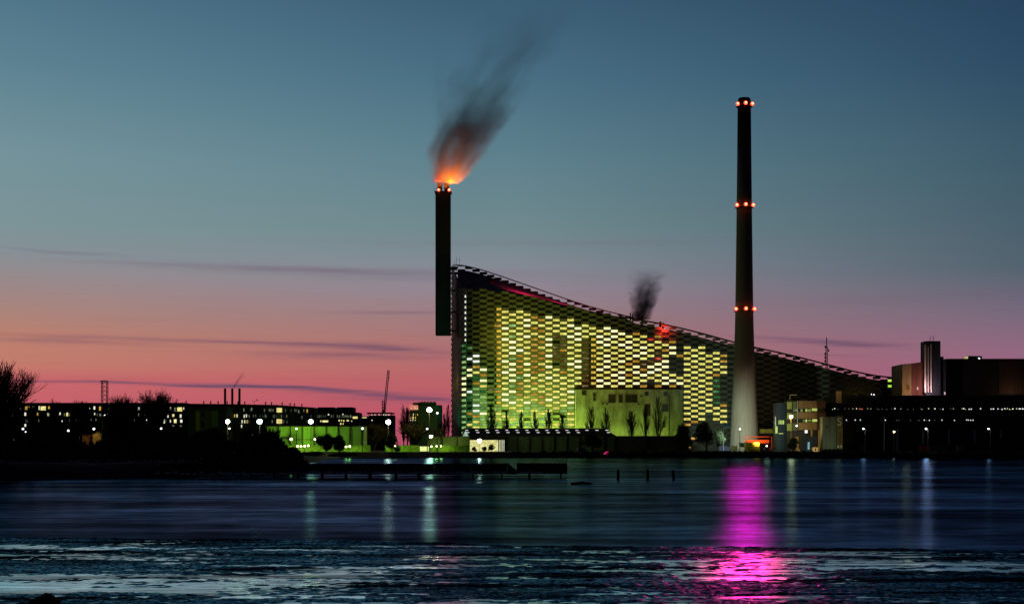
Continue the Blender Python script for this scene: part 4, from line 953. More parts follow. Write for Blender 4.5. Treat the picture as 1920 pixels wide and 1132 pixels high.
def tower_block():
    Y = 760.0; t = thing('tower_block', 'dark stepped tower block with a glowing salmon side storey behind the highest floodlight', 'office building', (PX(798, Y), Y, GZ))
    b = MB(); b.box(PX(784, Y), PX(827, Y), Y, Y + 14, GZ, PZ(759, Y)); b.build('wall', mat('teal_dark_wall', (.035, .042, .04), .9, noise=.3, nscale=.3), t)
    b = MB(); b.box(PX(784, Y), PX(816, Y), Y + 1, Y + 13, PZ(759, Y) + .004, PZ(753.5, Y)); b.build('roof_storey', mat('teal_dark_wall'), t)
    b = MB()
    for px in (789, 794, 800, 806, 812): b.box(PX(px, Y), PX(px + 2.4, Y), Y + 3, Y + 6, PZ(753.5, Y) + .004, PZ(752, Y))
    b.build('roof_plant', M_steeld, t)
    b = MB(); b.box(PX(767.5, Y), PX(781.5, Y), Y - .5, Y + 10, PZ(768, Y), PZ(759, Y)); b.build('salmon_storey', glow('salmon_wall_glow', (.62, .20, .13), 1.0, .2), t)  # a wall, not a lamp: its lit look is an added glow
    b = MB(); b.box(PX(768, Y), PX(783.8, Y), Y, Y + 10, GZ, PZ(768.2, Y)); b.box(PX(774, Y), PX(783.8, Y), Y + .2, Y + 10, PZ(759, Y) + .01, PZ(754.5, Y)); b.build('side_wing', mat('rust_brown_wall'), t)
    windows(t, Y - .6, [(771, 764.8, 1.5, 1.2, 1), (778.5, 764.2, 3, 1.4, 1), (782.5, 765.5, 2, 1.5, 1)])
    windows(t, Y, [(775, 777, 1.2, 4, 0), (779.5, 777, 1, 4, 3), (783, 777, 1.2, 3, 2), (770, 783, 2, 3, 2), (774.5, 783, 1.6, 5, 0), (779, 782.5, 1.4, 3, 2), (770, 787.3, 1.6, 1.6, 1), (774, 787.5, 1.6, 1.6, 1), (778.8, 787.3, 1.6, 1.6, 1)])
tower_block()

# ---------------------------------------------------------------- plant buildings on the right
def hall_right():
    Y = 700.0; t = thing('boiler_hall', 'big dark windowless hall with a slim pale-edged tower at the right edge', 'industrial hall', (PX(1810, Y), Y, GZ))
    b = MB(); b.box(PX(1775, Y), PX(1980, Y), Y, Y + 60, GZ, PZ(673.5, Y)); b.build('wall', mat('black_cladding', (.012, .012, .015), .9), t)
    b = MB(); b.box(PX(1872, Y), PX(1980, Y), Y - .5, Y - .01, PZ(738, Y), PZ(674, Y)); b.build('ribbed_panel', mat('dim_brown_ribbed', (.055, .032, .026), .8, noise=.5, nscale=.9, stretch=(3, 1, .05)), t)
    b = MB(); b.box(PX(1774.5, Y), PX(1981, Y), Y - .5, Y + 60, PZ(673.5, Y) + .004, PZ(672.3, Y)); b.build('roof_edge', M_dark, t)
    b = MB(); b.box(PX(1816.5, Y), PX(1842.5, Y), Y + 1, Y + 9, PZ(673, Y) + .3, PZ(666.8, Y)); b.build('roof_house', M_dark, t)
    b = MB(); b.box(PX(1811.5, Y), PX(1816, Y), Y + .8, Y + 4, PZ(673, Y) + .3, PZ(668, Y)); b.build('lit_box', glow('warm_lit_box', (.75, .55, .3), .7, .5), t)
    b = MB(); b.ball(P(1836, 672, Y + .5), .35, 6, 4); b.build('roof_lamp', lampglass((.9, .95, 1), 5), t)
    # slanted left wing
    b = MB(); y0 = Y - 4
    b.hexa([(PX(1692, y0), y0, GZ), (PX(1709, y0), y0, GZ), (PX(1709, y0), y0 + 20, GZ), (PX(1692, y0), y0 + 20, GZ)],
           [(PX(1692, y0), y0, PZ(682.5, y0)), (PX(1709, y0), y0, PZ(681, y0)), (PX(1709, y0), y0 + 20, PZ(681, y0)), (PX(1692, y0), y0 + 20, PZ(682.5, y0))]); b.build('tan_wing', M_tan, t)
    b = MB()
    b.hexa([(PX(1709, y0) + .02, y0, GZ), (PX(1733, y0), y0, GZ), (PX(1733, y0), y0 + 20, GZ), (PX(1709, y0) + .02, y0 + 20, GZ)],
           [(PX(1709, y0) + .02, y0, PZ(681, y0)), (PX(1733, y0), y0, PZ(678, y0)), (PX(1733, y0), y0 + 20, PZ(678, y0)), (PX(1709, y0) + .02, y0 + 20, PZ(681, y0))]); b.build('maroon_wing', M_maroon, t)
    y1 = Y - 7
    b = MB(); b.box(PX(1736, y1), PX(1763.5, y1), y1, y1 + 9, GZ, PZ(639, y1)); b.build('tower', mat('slate_tower', (.045, .055, .08), .8, noise=.3, nscale=.4, stretch=(2, 1, .1)), t)
    b = MB(); b.box(PX(1764, y1), PX(1770.5, y1), y1 + 1, y1 + 9, GZ, PZ(668, y1)); b.box(PX(1760.5, y1), PX(1775, y1), y1 + 1.2, y1 + 8.6, GZ, PZ(673, y1)); b.build('tower_annex', mat('slate_tower'), t)
    pk = mat('pale_pink_metal', (.75, .62, .6), .6)
    for (a, c, top) in ((1733, 1735.8, 647), (1739.5, 1740.4, 650), (1744.5, 1746.3, 645)):
        b = MB(); b.box(PX(a, y1), PX(c, y1), y1 - .6, y1 - .02, PZ(735.5, y1), PZ(top, y1)); b.build('edge_strip', pk, t)
    for px, h in ((1747.5, 7.5), (1753.5, 6.0)):
        b = MB(); x = PX(px, y1); zt = PZ(639, y1); b.tube((x, y1 + 3, zt), (x, y1 + 3, PZ(628 if px < 1750 else 631, y1)), .12, .08, 5); b.tube((x - .6, y1 + 3, zt + 1.4), (x + .6, y1 + 3, zt + 1.4), .07, .07, 4)
        if px > 1750: b.tube((x, y1 + 3, zt + 2.2), (x + .8, y1 + 3, zt + 2.5), .07, .07, 4); b.tube((x, y1 + 3, zt + 1.9), (x - .8, y1 + 3, zt + 2.3), .07, .07, 4)
        b.build('antenna', M_steeld, t)
    lamp('tower_foot_light', P(1739, 730, y1 - 5), (1, .62, .62), 2600, .4)
    lamp('tan_foot_light', P(1700, 737, y1 - 6), (1, .65, .2), 1300, .4)
    lamp('hall_foot_light', P(1905, 742, Y - 8), (1, .62, .35), 900, .4)
    for px, py in ((1720.5, 728), (1771.5, 737)):
        b = MB(); b.tube(P(px, py + 2.5, y1 - 1), P(px, py - 2.5, y1 - 1), .28, .28, 6); b.build('wall_lamp', glow('pink_lamp', (.8, .45, .5), 1.0), t)
hall_right()
def plant_front():
    Y = 655.0; t = thing('sorting_hall', 'long low black hall with thin rows of small lights along the right quay', 'industrial hall', (PX(1720, Y), Y, GZ))
    bk = mat('black_cladding')
    b = MB(); b.box(PX(1546, Y), PX(2000, Y), Y, Y + 34, GZ - .2, PZ(757, Y)); b.build('wall', bk, t)
    b = MB(); b.box(PX(1545, Y), PX(2001, Y), Y - .4, Y + 34, PZ(757, Y) + .004, PZ(755.5, Y)); b.box(PX(1572, Y), PX(1980, Y), Y + 6, Y + 30, PZ(755.5, Y) + .01, PZ(740, Y)); b.build('roof', M_darkr, t)
    r = random.Random(31); gm = [glow('speck_white', (.9, .95, .9), 1.3), glow('speck_yellow', (.8, .85, .3), 1.0), glow('speck_dim', (.16, .17, .16), 1.0), glow('speck_red', (.7, .15, .08), 1.0)]
    L = []
    for px, w, c in ((1565, 2, 0), (1606, 1.6, 0), (1612, 3, 3), (1616, 3, 3), (1678, 2.4, 0), (1741, 2, 1), (1753, 2.5, 0), (1768, 1.8, 0), (1807, 3, 0), (1817, 2, 0), (1821, 2.4, 0), (1838.5, 2.4, 0), (1858, 1.8, 0), (1862.5, 3, 0), (1871, 2, 0), (1879, 2.5, 0), (1884, 2.5, 0), (1889, 2, 1), (1893, 2, 1), (1899, 3, 0), (1906, 2, 1), (1912, 5, 0), (1917.5, 4, 0)): L.append((px, 766.3 + r.uniform(-.8, .8), w, 1.8, c))
    for i in range(44): L.append((r.uniform(1550, 1915), 766.5 + r.uniform(-1, 1), 1.3, 1.1, r.choice([2, 2, 2, 1])))
    for px, c in ((1587, 0), (1603.5, 0), (1613, 0), (1733, 0), (1742.5, 0), (1766, 0), (1789.5, 0), (1812.5, 0), (1815.5, 0), (1820, 0), (1824.5, 0), (1660, 0)): L.append((px, 787.3 + r.uniform(-.6, .6), 1.8, 1.8, c))
    for i in range(10): L.append((r.uniform(1680, 1830), 787.5, 1.3, 1.0, 2))
    keep = []
    for w in L:
        if all(abs(w[0] - k[0]) * 2 > w[2] + k[2] + .3 or abs(w[1] - k[1]) > 6 for k in keep): keep.append(w)
    for (px, py, w, h, c) in keep:
        k = Y / F; w *= .75; x = PX(px, Y); z = PZ(py, Y); b = MB(); b.box(x - w * k / 2, x + w * k / 2, Y - .1, Y - .01, z - h * k / 2, z + h * k / 2); b.build('window', gm[c], t)
    for px, y1 in ((1682, 845), (1730, 832), (1779, 832), (1827, 832), (1876.5, 822)):
        b = MB(); b.box(PX(px - 1.6, Y), PX(px + 1.6, Y), Y - .7, Y - .02, max(GZ, PZ(y1, Y)), PZ(805, Y)); b.build('pillar', M_blue, t)
    b = MB(); b.ball(P(1634, 739, Y + 5), .16, 6, 4); b.ball(P(1638.5, 739.5, Y + 5), .2, 6, 4); b.build('roof_lamp', lampglass((.9, .95, 1), 5), t)
    b = MB(); k = P(1573, 738, Y + 5); b.box(k.x - 1.2, k.x + 1.2, k.y, k.y + 2, PZ(757, Y) , k.z + 1.2); b.build('roof_cabin', mat('tan_panel'), t)
    lamp('roof_cabin_light', P(1571, 733, Y - 1), (1, .75, .35), 350, .3)
plant_front()
def offices():
    Y = 640.0; t = thing('panelled_office', 'tan panelled office with three bands of cladding and two strips of lit windows', 'office building', (PX(1515, Y), Y, GZ))
    b = MB(); b.box(PX(1476, Y), PX(1546, Y), Y, Y + 14, GZ, PZ(751, Y)); b.build('wall', M_dark, t)
    for (y0, y1) in ((751, 765), (772, 784.5), (792, 805.5)):
        b = MB(); b.box(PX(1497, Y), PX(1531, Y), Y - .35, Y - .01, PZ(y1, Y), PZ(y0, Y)); b.build('cladding_band', M_tan, t)
        b = MB(); b.box(PX(1531, Y) + .02, PX(1548, Y), Y - .3, Y - .01, PZ(y1, Y), PZ(y0, Y)); b.build('shaded_band', mat('shaded_tan_panel', (.09, .05, .035), .8), t)  # shaded band: tan cladding with the shade put into a darker colour
        b = MB(); b.box(PX(1475.5, Y), PX(1484.5, Y), Y - .35, Y - .01, PZ(y1 + 1.5, Y), PZ(y0 + 2, Y)); b.build('green_band', mat('olive_panel', (.26, .33, .10), .8), t)
        b = MB(); b.box(PX(1486, Y), PX(1496, Y), Y - .2, Y - .01, PZ(y1 + 1, Y), PZ(y0 + 1, Y)); b.build('grey_band', mat('grey_green_panel', (.12, .14, .09), .8), t)
    wm = [glow('office_window_lime', (.5, .62, .12), .9, .7, (1.5, 1, 1.5)), glow('office_window_dim', (.10, .14, .04), 1.0, .7)]
    for (a, c, y, m) in ((1501, 1505, 769, 1), (1510, 1513.5, 768.7, 0), (1514.5, 1520.5, 769, 1), (1522, 1532, 767.7, 0), (1505, 1509, 788.5, 1), (1510, 1513, 788.5, 0), (1514, 1521, 788.5, 1), (1522.8, 1532, 788, 0), (1487, 1495, 769, 1)):
        b = MB(); b.box(PX(a, Y), PX(c, Y), Y - .1, Y - .01, PZ(y + 2.4, Y), PZ(y - 2.4, Y)); b.build('window', wm[m], t)
    b = MB(); b.box(PX(1509, Y), PX(1514, Y), Y - .1, Y - .01, PZ(811.5, Y), PZ(806, Y)); b.build('bright_window', glow('speck_white'), t)
    for px in (1520.7, 1534.5):
        b = MB(); b.box(PX(px - .9, Y), PX(px + 1.6, Y), Y - .8, Y - .4, GZ, PZ(806, Y)); b.build('pillar', mat('warm_pillar', (.5, .36, .16), .8), t)
    b = MB(); b.tube(P(1495.5, 750, Y - .6), P(1495.5, 797, Y - .6), .1, .1, 5); b.build('downpipe', M_white, t)
    b = MB(); b.tube((PX(1482, Y), Y + 1, PZ(751, Y)), (PX(1482, Y), Y + 1, PZ(740, Y)), .12, .12, 5); b.box(PX(1482, Y), PX(1495, Y), Y + .8, Y + 1.2, PZ(740.5, Y), PZ(739.3, Y)); b.build('roof_frame', mat('warm_pillar'), t)
    lamp('office_light', P(1512, 812, Y - 18), (1, .72, .3), 4200, .4, 120, P(1512, 790, Y))
    Y = 646.0; t = thing('glass_stair', 'dark narrow stair building with a few lime lit openings left of the panelled office', 'building', (PX(1466, Y), Y, GZ))
    b = MB(); b.box(PX(1456, Y), PX(1475, Y), Y, Y + 8, GZ, PZ(755, Y)); b.build('wall', mat('navy_wall', (.02, .03, .05), .7), t)
    lg = glow('lime_pane', (.55, .75, .18), .9)
    for (a, c, y0, y1) in ((1460, 1461.6, 787.6, 795), (1463, 1465.2, 787.6, 795), (1466.2, 1467.2, 787.6, 795), (1468, 1470, 787.6, 795), (1453.8, 1457.8, 799, 812), (1460, 1468.5, 811.7, 813), (1453.3, 1454.6, 781, 799)):
        b = MB(); b.box(PX(a, Y), PX(c, Y), Y - .1, Y - .01, PZ(y1, Y), PZ(y0, Y)); b.build('lit_opening', lg if a != 1453.3 else mat('white_paint'), t)
    Y = 625.0; t = thing('pale_silo', 'pale green square tower block with a ragged base beside the banner', 'tank', (PX(1555, Y), Y, GZ))
    b = MB(); b.box(PX(1542.5, Y), PX(1568, Y), Y, Y + 6, GZ + 1, PZ(781, Y)); b.build('casing', mat('pale_green_sheet', (.22, .27, .22), .8, noise=.4, nscale=.5, stretch=(2, 1, .1)), t)
    b = MB(); b.box(PX(1548, Y), PX(1553, Y), Y - .2, Y - .01, PZ(800.5, Y), PZ(798.5, Y)); b.build('vent', M_steeld, t)
    b = MB()
    for px in (1543, 1552, 1560, 1567): b.box(PX(px, Y) - .25, PX(px, Y) + .25, Y + .3, Y + .8, GZ - .1, GZ + 1)
    b.build('footing', M_dark, t)
    lamp('silo_light', P(1556, 836, Y - 9), (.8, 1, .6), 450, .4, 130, P(1556, 815, Y))
    Y = 623.0; t = thing('banner', 'tall narrow olive banner with a white letter S and the legs of a figure', 'banner', (PX(1574, Y), Y, GZ))
    b = MB(); b.box(PX(1568.5, Y), PX(1580, Y), Y, Y + .3, GZ + 1, PZ(779, Y)); b.build('cloth', mat('olive_banner', (.22, .21, .05), .8, noise=.5, nscale=.5, col2=(.14, .09, .05)), t)
    cu = bpy.data.curves.new('letter', 'FONT'); cu.body = 'S'; cu.size = 4.6; cu.extrude = .03; cu.align_x = 'CENTER'
    o = bpy.data.objects.new('tmp_letter', cu); COL.objects.link(o); dg = bpy.context.evaluated_depsgraph_get(); me = bpy.data.meshes.new_from_object(o.evaluated_get(dg)); bpy.data.objects.remove(o)
    me.materials.append(M_white); o = bpy.data.objects.new('letter', me); COL.objects.link(o); o.parent = t; o.location = (0, -.08, PZ(797, Y) - GZ); o.rotation_euler = (R(90), 0, 0)
    b = MB(); sk = mat('brown_print', (.16, .09, .07), .8)
    b.hexa([(PX(1571.5, Y), Y - .05, PZ(833, Y)), (PX(1573.5, Y), Y - .05, PZ(833, Y)), (PX(1573.5, Y), Y - .01, PZ(833, Y)), (PX(1571.5, Y), Y - .01, PZ(833, Y))], [(PX(1571, Y), Y - .05, PZ(814, Y)), (PX(1574.5, Y), Y - .05, PZ(814, Y)), (PX(1574.5, Y), Y - .01, PZ(814, Y)), (PX(1571, Y), Y - .01, PZ(814, Y))])
    b.hexa([(PX(1575, Y), Y - .05, PZ(833, Y)), (PX(1577, Y), Y - .05, PZ(833, Y)), (PX(1577, Y), Y - .01, PZ(833, Y)), (PX(1575, Y), Y - .01, PZ(833, Y))], [(PX(1575, Y), Y - .05, PZ(814, Y)), (PX(1578, Y), Y - .05, PZ(814, Y)), (PX(1578, Y), Y - .01, PZ(814, Y)), (PX(1575, Y), Y - .01, PZ(814, Y))])
    b.build('printed_figure', sk, t)
    b = MB(); b.box(PX(1570.3, Y), PX(1573, Y), Y - .08, Y - .02, PZ(839, Y), PZ(835, Y)); b.box(PX(1576, Y), PX(1578.5, Y), Y - .08, Y - .02, PZ(839, Y), PZ(834, Y)); b.build('printed_shoe', M_white, t)
    b = MB(); b.box(PX(1568, Y), PX(1568.4, Y), Y, Y + .3, GZ, PZ(779, Y)); b.box(PX(1580.1, Y), PX(1580.5, Y), Y, Y + .3, GZ, PZ(779, Y)); b.build('pole', M_steeld, t)
offices()
def yard():
    Y = 596.0
    t = thing('red_gantry', 'red-orange framed gantry with a bright red beam at the foot of the tall chimney', 'gantry', (PX(1420, Y), Y, GZ))
    rd = mat('red_orange_paint', (.75, .07, .02), .6); rg = mat('bright_red_orange', (.9, .10, .015), .6)
    b = MB(); b.box(PX(1398, Y), PX(1443, Y), Y + .4, Y + .7, PZ(819.3, Y), PZ(817.8, Y)); b.build('top_beam', rd, t)
    b = MB(); b.box(PX(1400, Y), PX(1442, Y), Y, Y + .5, PZ(830.5, Y), PZ(824, Y)); b.build('main_beam', rg, t)
    for px in (1397, 1447.5):
        b = MB(); b.box(PX(px - .6, Y), PX(px + .6, Y), Y + .4, Y + .9, GZ, PZ(817.8, Y)); b.build('leg', rd, t)
    lamp('gantry_light', P(1420, 826, Y - 7), (1, .75, .35), 2600, .4, 140, P(1420, 830, Y))
    stoplog('yellow_hut', 'yellow two-storey site hut under the red beam', 'site hut', 1399, 1424, 829.2, 847, 590, mat('yellow_sheet', (.62, .50, .03), .7, noise=.25, nscale=1.0), 3,
            (('door', 1419, 1420.2, 838.5, 846, M_dark), ('floor_line', 1399, 1424, 837.2, 837.7, M_dark), ('low_door', 1404, 1405, 839, 846, M_dark)))
    stoplog('green_container', 'small dull green container left of the yellow hut', 'container', 1388, 1395.5, 829.5, 838, 594, mat('green_sheet_paint', (.18, .32, .12), .8), 3, (('door', 1390, 1390.5, 830, 838, M_dark),))
    stoplog('olive_crate', 'dim olive crate at the foot of the tall chimney, left of the green container', 'crate', 1371, 1382, 836.5, 847, 588, mat('olive_crate_paint', (.28, .26, .08), .8), 2, (('lid', 1370.8, 1382.2, 835.8, 836.5, M_dark),))
    t = thing('viewing_stand', 'blue-white railing stack of pipes left of the tall chimney foot', 'rack', (PX(1358, 590), 590, GZ))
    b = MB()
    for i, y in enumerate((837, 839.3, 841.6, 843.8)): b.box(PX(1348.5, 590), PX(1369, 590), 590, 590.5, PZ(y + .45, 590), PZ(y - .45, 590))
    b.build('pipe_stack', mat('pale_blue_paint', (.4, .5, .7), .6), t)
    b = MB()
    for px in (1349, 1355, 1362, 1368.5): b.box(PX(px - .3, 590), PX(px + .3, 590), 590.6, 590.9, GZ, PZ(836, 590))
    b.build('rack_frame', M_steel, t)
    lamp('rack_light', P(1360, 836, 582), (.8, .95, 1), 700, .3, 130, P(1360, 838, 590))
    t = thing('flag_pole', 'tall white pole carrying a pale green panel left of the tall chimney', 'pole', (PX(1356.3, 588), 588, GZ))
    b = MB(); b.tube(P(1356.3, 790, 588), (PX(1356.3, 588), 588, GZ), .09, .14, 7); b.build('pole', M_white, t)
    b = MB(); q = lambda px, py: tuple(P(px, py, 588.4)); p2 = lambda px, py: tuple(P(px, py, 588.7))
    b.hexa([q(1352, 797), q(1359, 803.5), q(1370, 801.5), q(1369, 796), q(1359, 791)], [p2(1352, 797), p2(1359, 803.5), p2(1370, 801.5), p2(1369, 796), p2(1359, 791)]); b.build('panel', mat('pale_green_cloth', (.35, .6, .42), .8), t)
    b = MB(); b.tube((PX(1657.8, 590), 590, GZ), P(1657.8, 781, 590), .14, .1, 7); b.ball(P(1657.8, 781, 590), .2, 6, 4)
    tag(b.build('slim_pole', mat('blue_grey_pole', (.35, .36, .42), .6)), 'tall slim grey pole with nothing on it in front of the dark sorting hall', 'pole')
    # barrels and cones beside the hut
    r = random.Random(5); pc = [((.1, .35, .2), 'green'), ((.6, .2, .06), 'orange'), ((.6, .6, .5), 'white'), ((.1, .35, .3), 'teal'), ((.65, .25, .08), 'orange'), ((.55, .5, .35), 'cream'), ((.6, .15, .08), 'red')]
    xs = [1427.5, 1430.5, 1433.5, 1436.5, 1440, 1444, 1448.5]
    for i, (px, (c, nm)) in enumerate(zip(xs, pc)):
        t = thing('barrel', '%s barrel, number %d rightward from the yellow hut' % (nm, i + 1), 'barrel', (PX(px, 588), 588, GZ), 'coloured barrels beside the yellow hut')
        x = PX(px, 588); h = r.uniform(.9, 1.7); b = MB(); b.lathe(x, 588, [(.28, GZ), (.3, GZ + h * .3), (.28, GZ + h * .33), (.3, GZ + h * .66), (.28, GZ + h * .7), (.28, GZ + h)], 12); b.build('drum', mat('barrel_' + nm, c, .6), t, True)
        b = MB(); b.lathe(x, 588, [(.3, GZ + h), (.3, GZ + h + .08), (.1, GZ + h + .1)], 12); b.build('lid', M_steel, t)
    # railing along the quay
    t = thing('quay_railing', 'thin low railing along the quay edge in front of the yellow hut', 'railing', (PX(1430, 572), 572, GZ))
    b = MB()
    for px in np.arange(1370, 1500, 2.4): b.tube((PX(px, 572), 572, GZ - .05), (PX(px, 572), 572, GZ + 1.0), .04, .04, 4)
    b.build('post_row', M_steel, t)
    b = MB(); b.tube((PX(1370, 572), 572, GZ + 1.0), (PX(1500, 572), 572, GZ + 1.0), .05, .05, 4); b.build('rail', M_steel, t)
    # walkway behind the chimney
    t = thing('walkway', 'short lit raised walkway with railings behind the foot of the tall chimney', 'walkway', (PX(1436, 660), 660, GZ))
    b = MB(); b.box(PX(1424, 660), PX(1452, 660), 660, 662, PZ(812.5, 660), PZ(811, 660)); b.build('deck', M_steel, t)
    b = MB(); b.box(PX(1425, 660), PX(1450, 660), 660.8, 661, PZ(811, 660), PZ(804, 660)); b.build('screen', mat('olive_mesh', (.30, .30, .08), .8), t)
    b = MB()
    for px in (1429.5, 1432, 1444, 1448.5): b.box(PX(px - .4, 660), PX(px + .4, 660), 660.2, 660.5, PZ(811, 660), PZ(803.5, 660))
    b.build('post_row', mat('yellow_post', (.6, .55, .2), .7), t)
    b = MB(); b.box(PX(1426, 660), PX(1427, 660), 660.5, 661, GZ, PZ(812.5, 660)); b.box(PX(1450, 660), PX(1451, 660), 660.5, 661, GZ, PZ(812.5, 660)); b.build('support', M_steeld, t)
    lamp('walkway_light', P(1438, 800, 650), (.9, 1, .3), 900, .3)
    t = thing('navy_container', 'dark navy container left of the warm pillar', 'container', (PX(1512, 612), 612, GZ))
    b = MB(); b.box(PX(1507, 612), PX(1532, 612), 612, 615, GZ - .05, PZ(817.5, 612)); b.build('casing', mat('navy_paint', (.04, .07, .14), .7), t)
    b = MB(); b.box(PX(1514.5, 612), PX(1518, 612), 611.8, 611.98, PZ(842, 612), PZ(828.5, 612)); b.build('lit_poster', glow('cyan_poster', (.25, .55, .65), .8, .8, (1.5, 1, 1.5)), t)
    stoplog('cream_box', 'lit cream box in front of the navy container', 'box', 1524, 1534, 838, 847, 600, mat('cream_paint', (.7, .6, .35), .7), 2, (('hatch', 1528, 1530, 840, 845, M_dark),))
    lamp('yard_light', P(1525, 838, 592), (1, .8, .4), 1300, .3, 140, P(1520, 832, 612))
    b = MB(); rr = random.Random(9)
    for i in range(12): x = PX(1495 + rr.uniform(-3, 2.5), 600); rock(b, (x, 600, GZ + rr.uniform(0, 6)), .5, .4, .8, i)
    tag(b.build('sand_pile', mat('sandy_heap', (.55, .42, .12), .9, noise=.4, nscale=1)), 'upright ragged yellow heap of bagged sand left of the navy container', 'heap')
    # long red and brown trailers
    stoplog('red_trailer', 'dark red trailer box parked before the black hall, left of the pole lamp', 'trailer', 1727, 1744, 834.5, 846, 640, mat('crimson_sheet', (.30, .02, .05), .7), 3, (('door_seam', 1735, 1735.4, 835, 845, M_dark),))
    stoplog('grey_trailer', 'long dim grey trailer box touching the dark red one', 'trailer', 1744.3, 1778, 835, 846, 640, mat('dim_grey_sheet', (.07, .06, .06), .7), 3, (('door_seam', 1760, 1760.4, 836, 845, M_dark),))
    stoplog('brown_crate', 'dim brown crate before the black hall at the far right', 'crate', 1796, 1808, 835, 846, 636, mat('brown_crate_paint', (.15, .09, .04), .8), 3, (('seam', 1802, 1802.4, 836, 845, M_dark),))
    stoplog('maroon_barge', 'very low long maroon box trailer near the banner', 'trailer', 1584, 1622, 833.5, 846, 640, mat('dull_maroon_paint', (.07, .03, .05), .8), 3, (('door_seam', 1603, 1603.4, 834, 845, M_dark),))
    # boat and pink tent on the bank
    t = thing('small_tent', 'tiny bright pink tent on the dark bank under the black hall', 'tent', (PX(1137.5, 566), 566, 1.3))
    x = PX(1137.5, 566); b = MB(); z = 1.35
    b.quad((x - 1.4, 565, z), (x + 1.4, 565, z), (x + .3, 566, z + 1.0), (x - .2, 566, z + 1.0)); b.quad((x + 1.4, 567, z), (x - 1.4, 567, z), (x - .2, 566, z + 1.0), (x + .3, 566, z + 1.0)); b.quad((x - 1.4, 565, z), (x - .2, 566, z + 1), (x - 1.4, 567, z)); b.quad((x + 1.4, 565, z), (x + 1.4, 567, z), (x + .3, 566, z + 1))
    b.build('canvas', glow('pink_tent_glow', (.8, .03, .18), .9), t)  # canvas brightness is an added glow, no lamp inside
    b = MB(); b.tube((x, 564.95, z), (x, 565.9, z + .9), .04, .04, 4); b.build('tent_pole', M_steel, t)
    def van():
        t = thing('parked_van', 'small pale grey parked van on the far bank, left of the pink tent', 'van', (PX(1090, 580), 580, GZ))
        x = PX(1090, 580); z = GZ
        b = MB(); b.hexa([(x - 1.7, 579.2, z + .3), (x + 1.6, 579.2, z + .3), (x + 1.6, 580.8, z + .3), (x - 1.7, 580.8, z + .3)], [(x - 1.2, 579.3, z + 1.5), (x + 1.5, 579.3, z + 1.5), (x + 1.5, 580.7, z + 1.5), (x - 1.2, 580.7, z + 1.5)]); b.build('body', mat('van_grey_paint', (.22, .26, .3), .5), t)
        b = MB(); b.quad((x - 1.15, 579.2, z + .85), (x - .3, 579.2, z + .85), (x - .3, 579.26, z + 1.35), (x - 1.05, 579.26, z + 1.35)); b.build('window', M_glaz, t)
        for dx in (-1.0, 1.0):
            b = MB(); b.tube((x + dx, 579.1, z + .3), (x + dx, 579.4, z + .3), .32, .32, 12); b.build('wheel', M_stackd, t)
    van()
yard()

# rocks of the revetment along the right shore
def revet():
    b = MB(); r = random.Random(17)
    for i in range(900):
        px = r.uniform(960, 1920); 
        y0 = float(np.interp(PX(px, 556), [p[0] for p in shore], [p[1] for p in shore])); t_ = r.random(); s = r.uniform(.25, .6)
        rock(b, (PX(px, 556), y0 + t_ * 9, -.3 + t_ * (GZ + .5)), s * 1.3, s, s * .8, i)
    tag(b.build('revetment_rocks', M_rock), 'dark boulders heaped along the far shore below the quay', 'rocks', None, 'stuff')
revet()

# ---------------------------------------------------------------- jetty, posts, gulls
JY = 196.0
def jetty():
    t = thing('jetty', 'long low black timber jetty reaching out from the left bank', 'jetty', (PX(640, JY), JY, 0))
    zt, zb = PZ(868.5, JY), PZ(889, JY)
    b = MB(); r = random.Random(6)
    x = PX(300, JY)
    while x < PX(953, JY):
        w = 2.4; top = zt + r.uniform(-.02, .02); b.box(x, min(x + w - .03, PX(953, JY)), JY, JY + .25, zb + r.uniform(-.03, .05), top); x += w
    b.hexa([(PX(953, JY), JY, zb), (PX(969, JY), JY, zb), (PX(969, JY), JY + .25, zb), (PX(953, JY), JY + .25, zb)], [(PX(953, JY), JY, zt), (PX(969, JY), JY, PZ(882, JY)), (PX(969, JY), JY + .25, PZ(882, JY)), (PX(953, JY), JY + .25, zt)])
    b.build('side_boards', M_wood, t)
    b = MB(); b.box(PX(300, JY), PX(953, JY), JY + .3, JY + 3.0, zt - .25, zt - .08); b.build('deck', M_wood, t)
    b = MB(); x = PX(969, JY); b.box(x, PX(1063.5, JY), JY - .05, JY + .25, PZ(887.5, JY), PZ(868, JY)); b.box(x, PX(1063.5, JY), JY + .3, JY + 3, zt - .2, zt - .05); b.build('end_section', M_wood, t)
    for px, w in ((515, .07), (560, .18), (605, .2), (649.5, .2), (694.5, .24), (743, .2), (786, .2), (887, .09), (941, .10), (992.5, .17), (1049.5, .10)):
        x = PX(px, JY); b = MB(); b.tube((x, JY - .3, -.6), (x + (.2 if px in (1049.5,) else 0), JY - .3, zb + .3), w, w, 8); b.build('pile', M_wood, t)
jetty()
for px, top, lean, lb in ((1159, 880, 0, 'leftmost of the three free-standing mooring posts'), (1214.5, 879.5, 0, 'middle one of the three free-standing mooring posts'), (1264, 880.5, -.15, 'slightly leaning rightmost mooring post of the three')):
    Yp = 185.0; x = PX(px, Yp)
    def f(b, x=x, top=top, lean=lean): b.tube((x, Yp, -.6), (x + lean, Yp, PZ(top, Yp) - .06), .20, .17, 10); b.tube((x + lean, Yp, PZ(top, Yp) - .06), (x + lean, Yp, PZ(top, Yp)), .17, .13, 10)
    one('mooring_post', f, M_wood, lb, 'post', 'mooring posts in the open water')
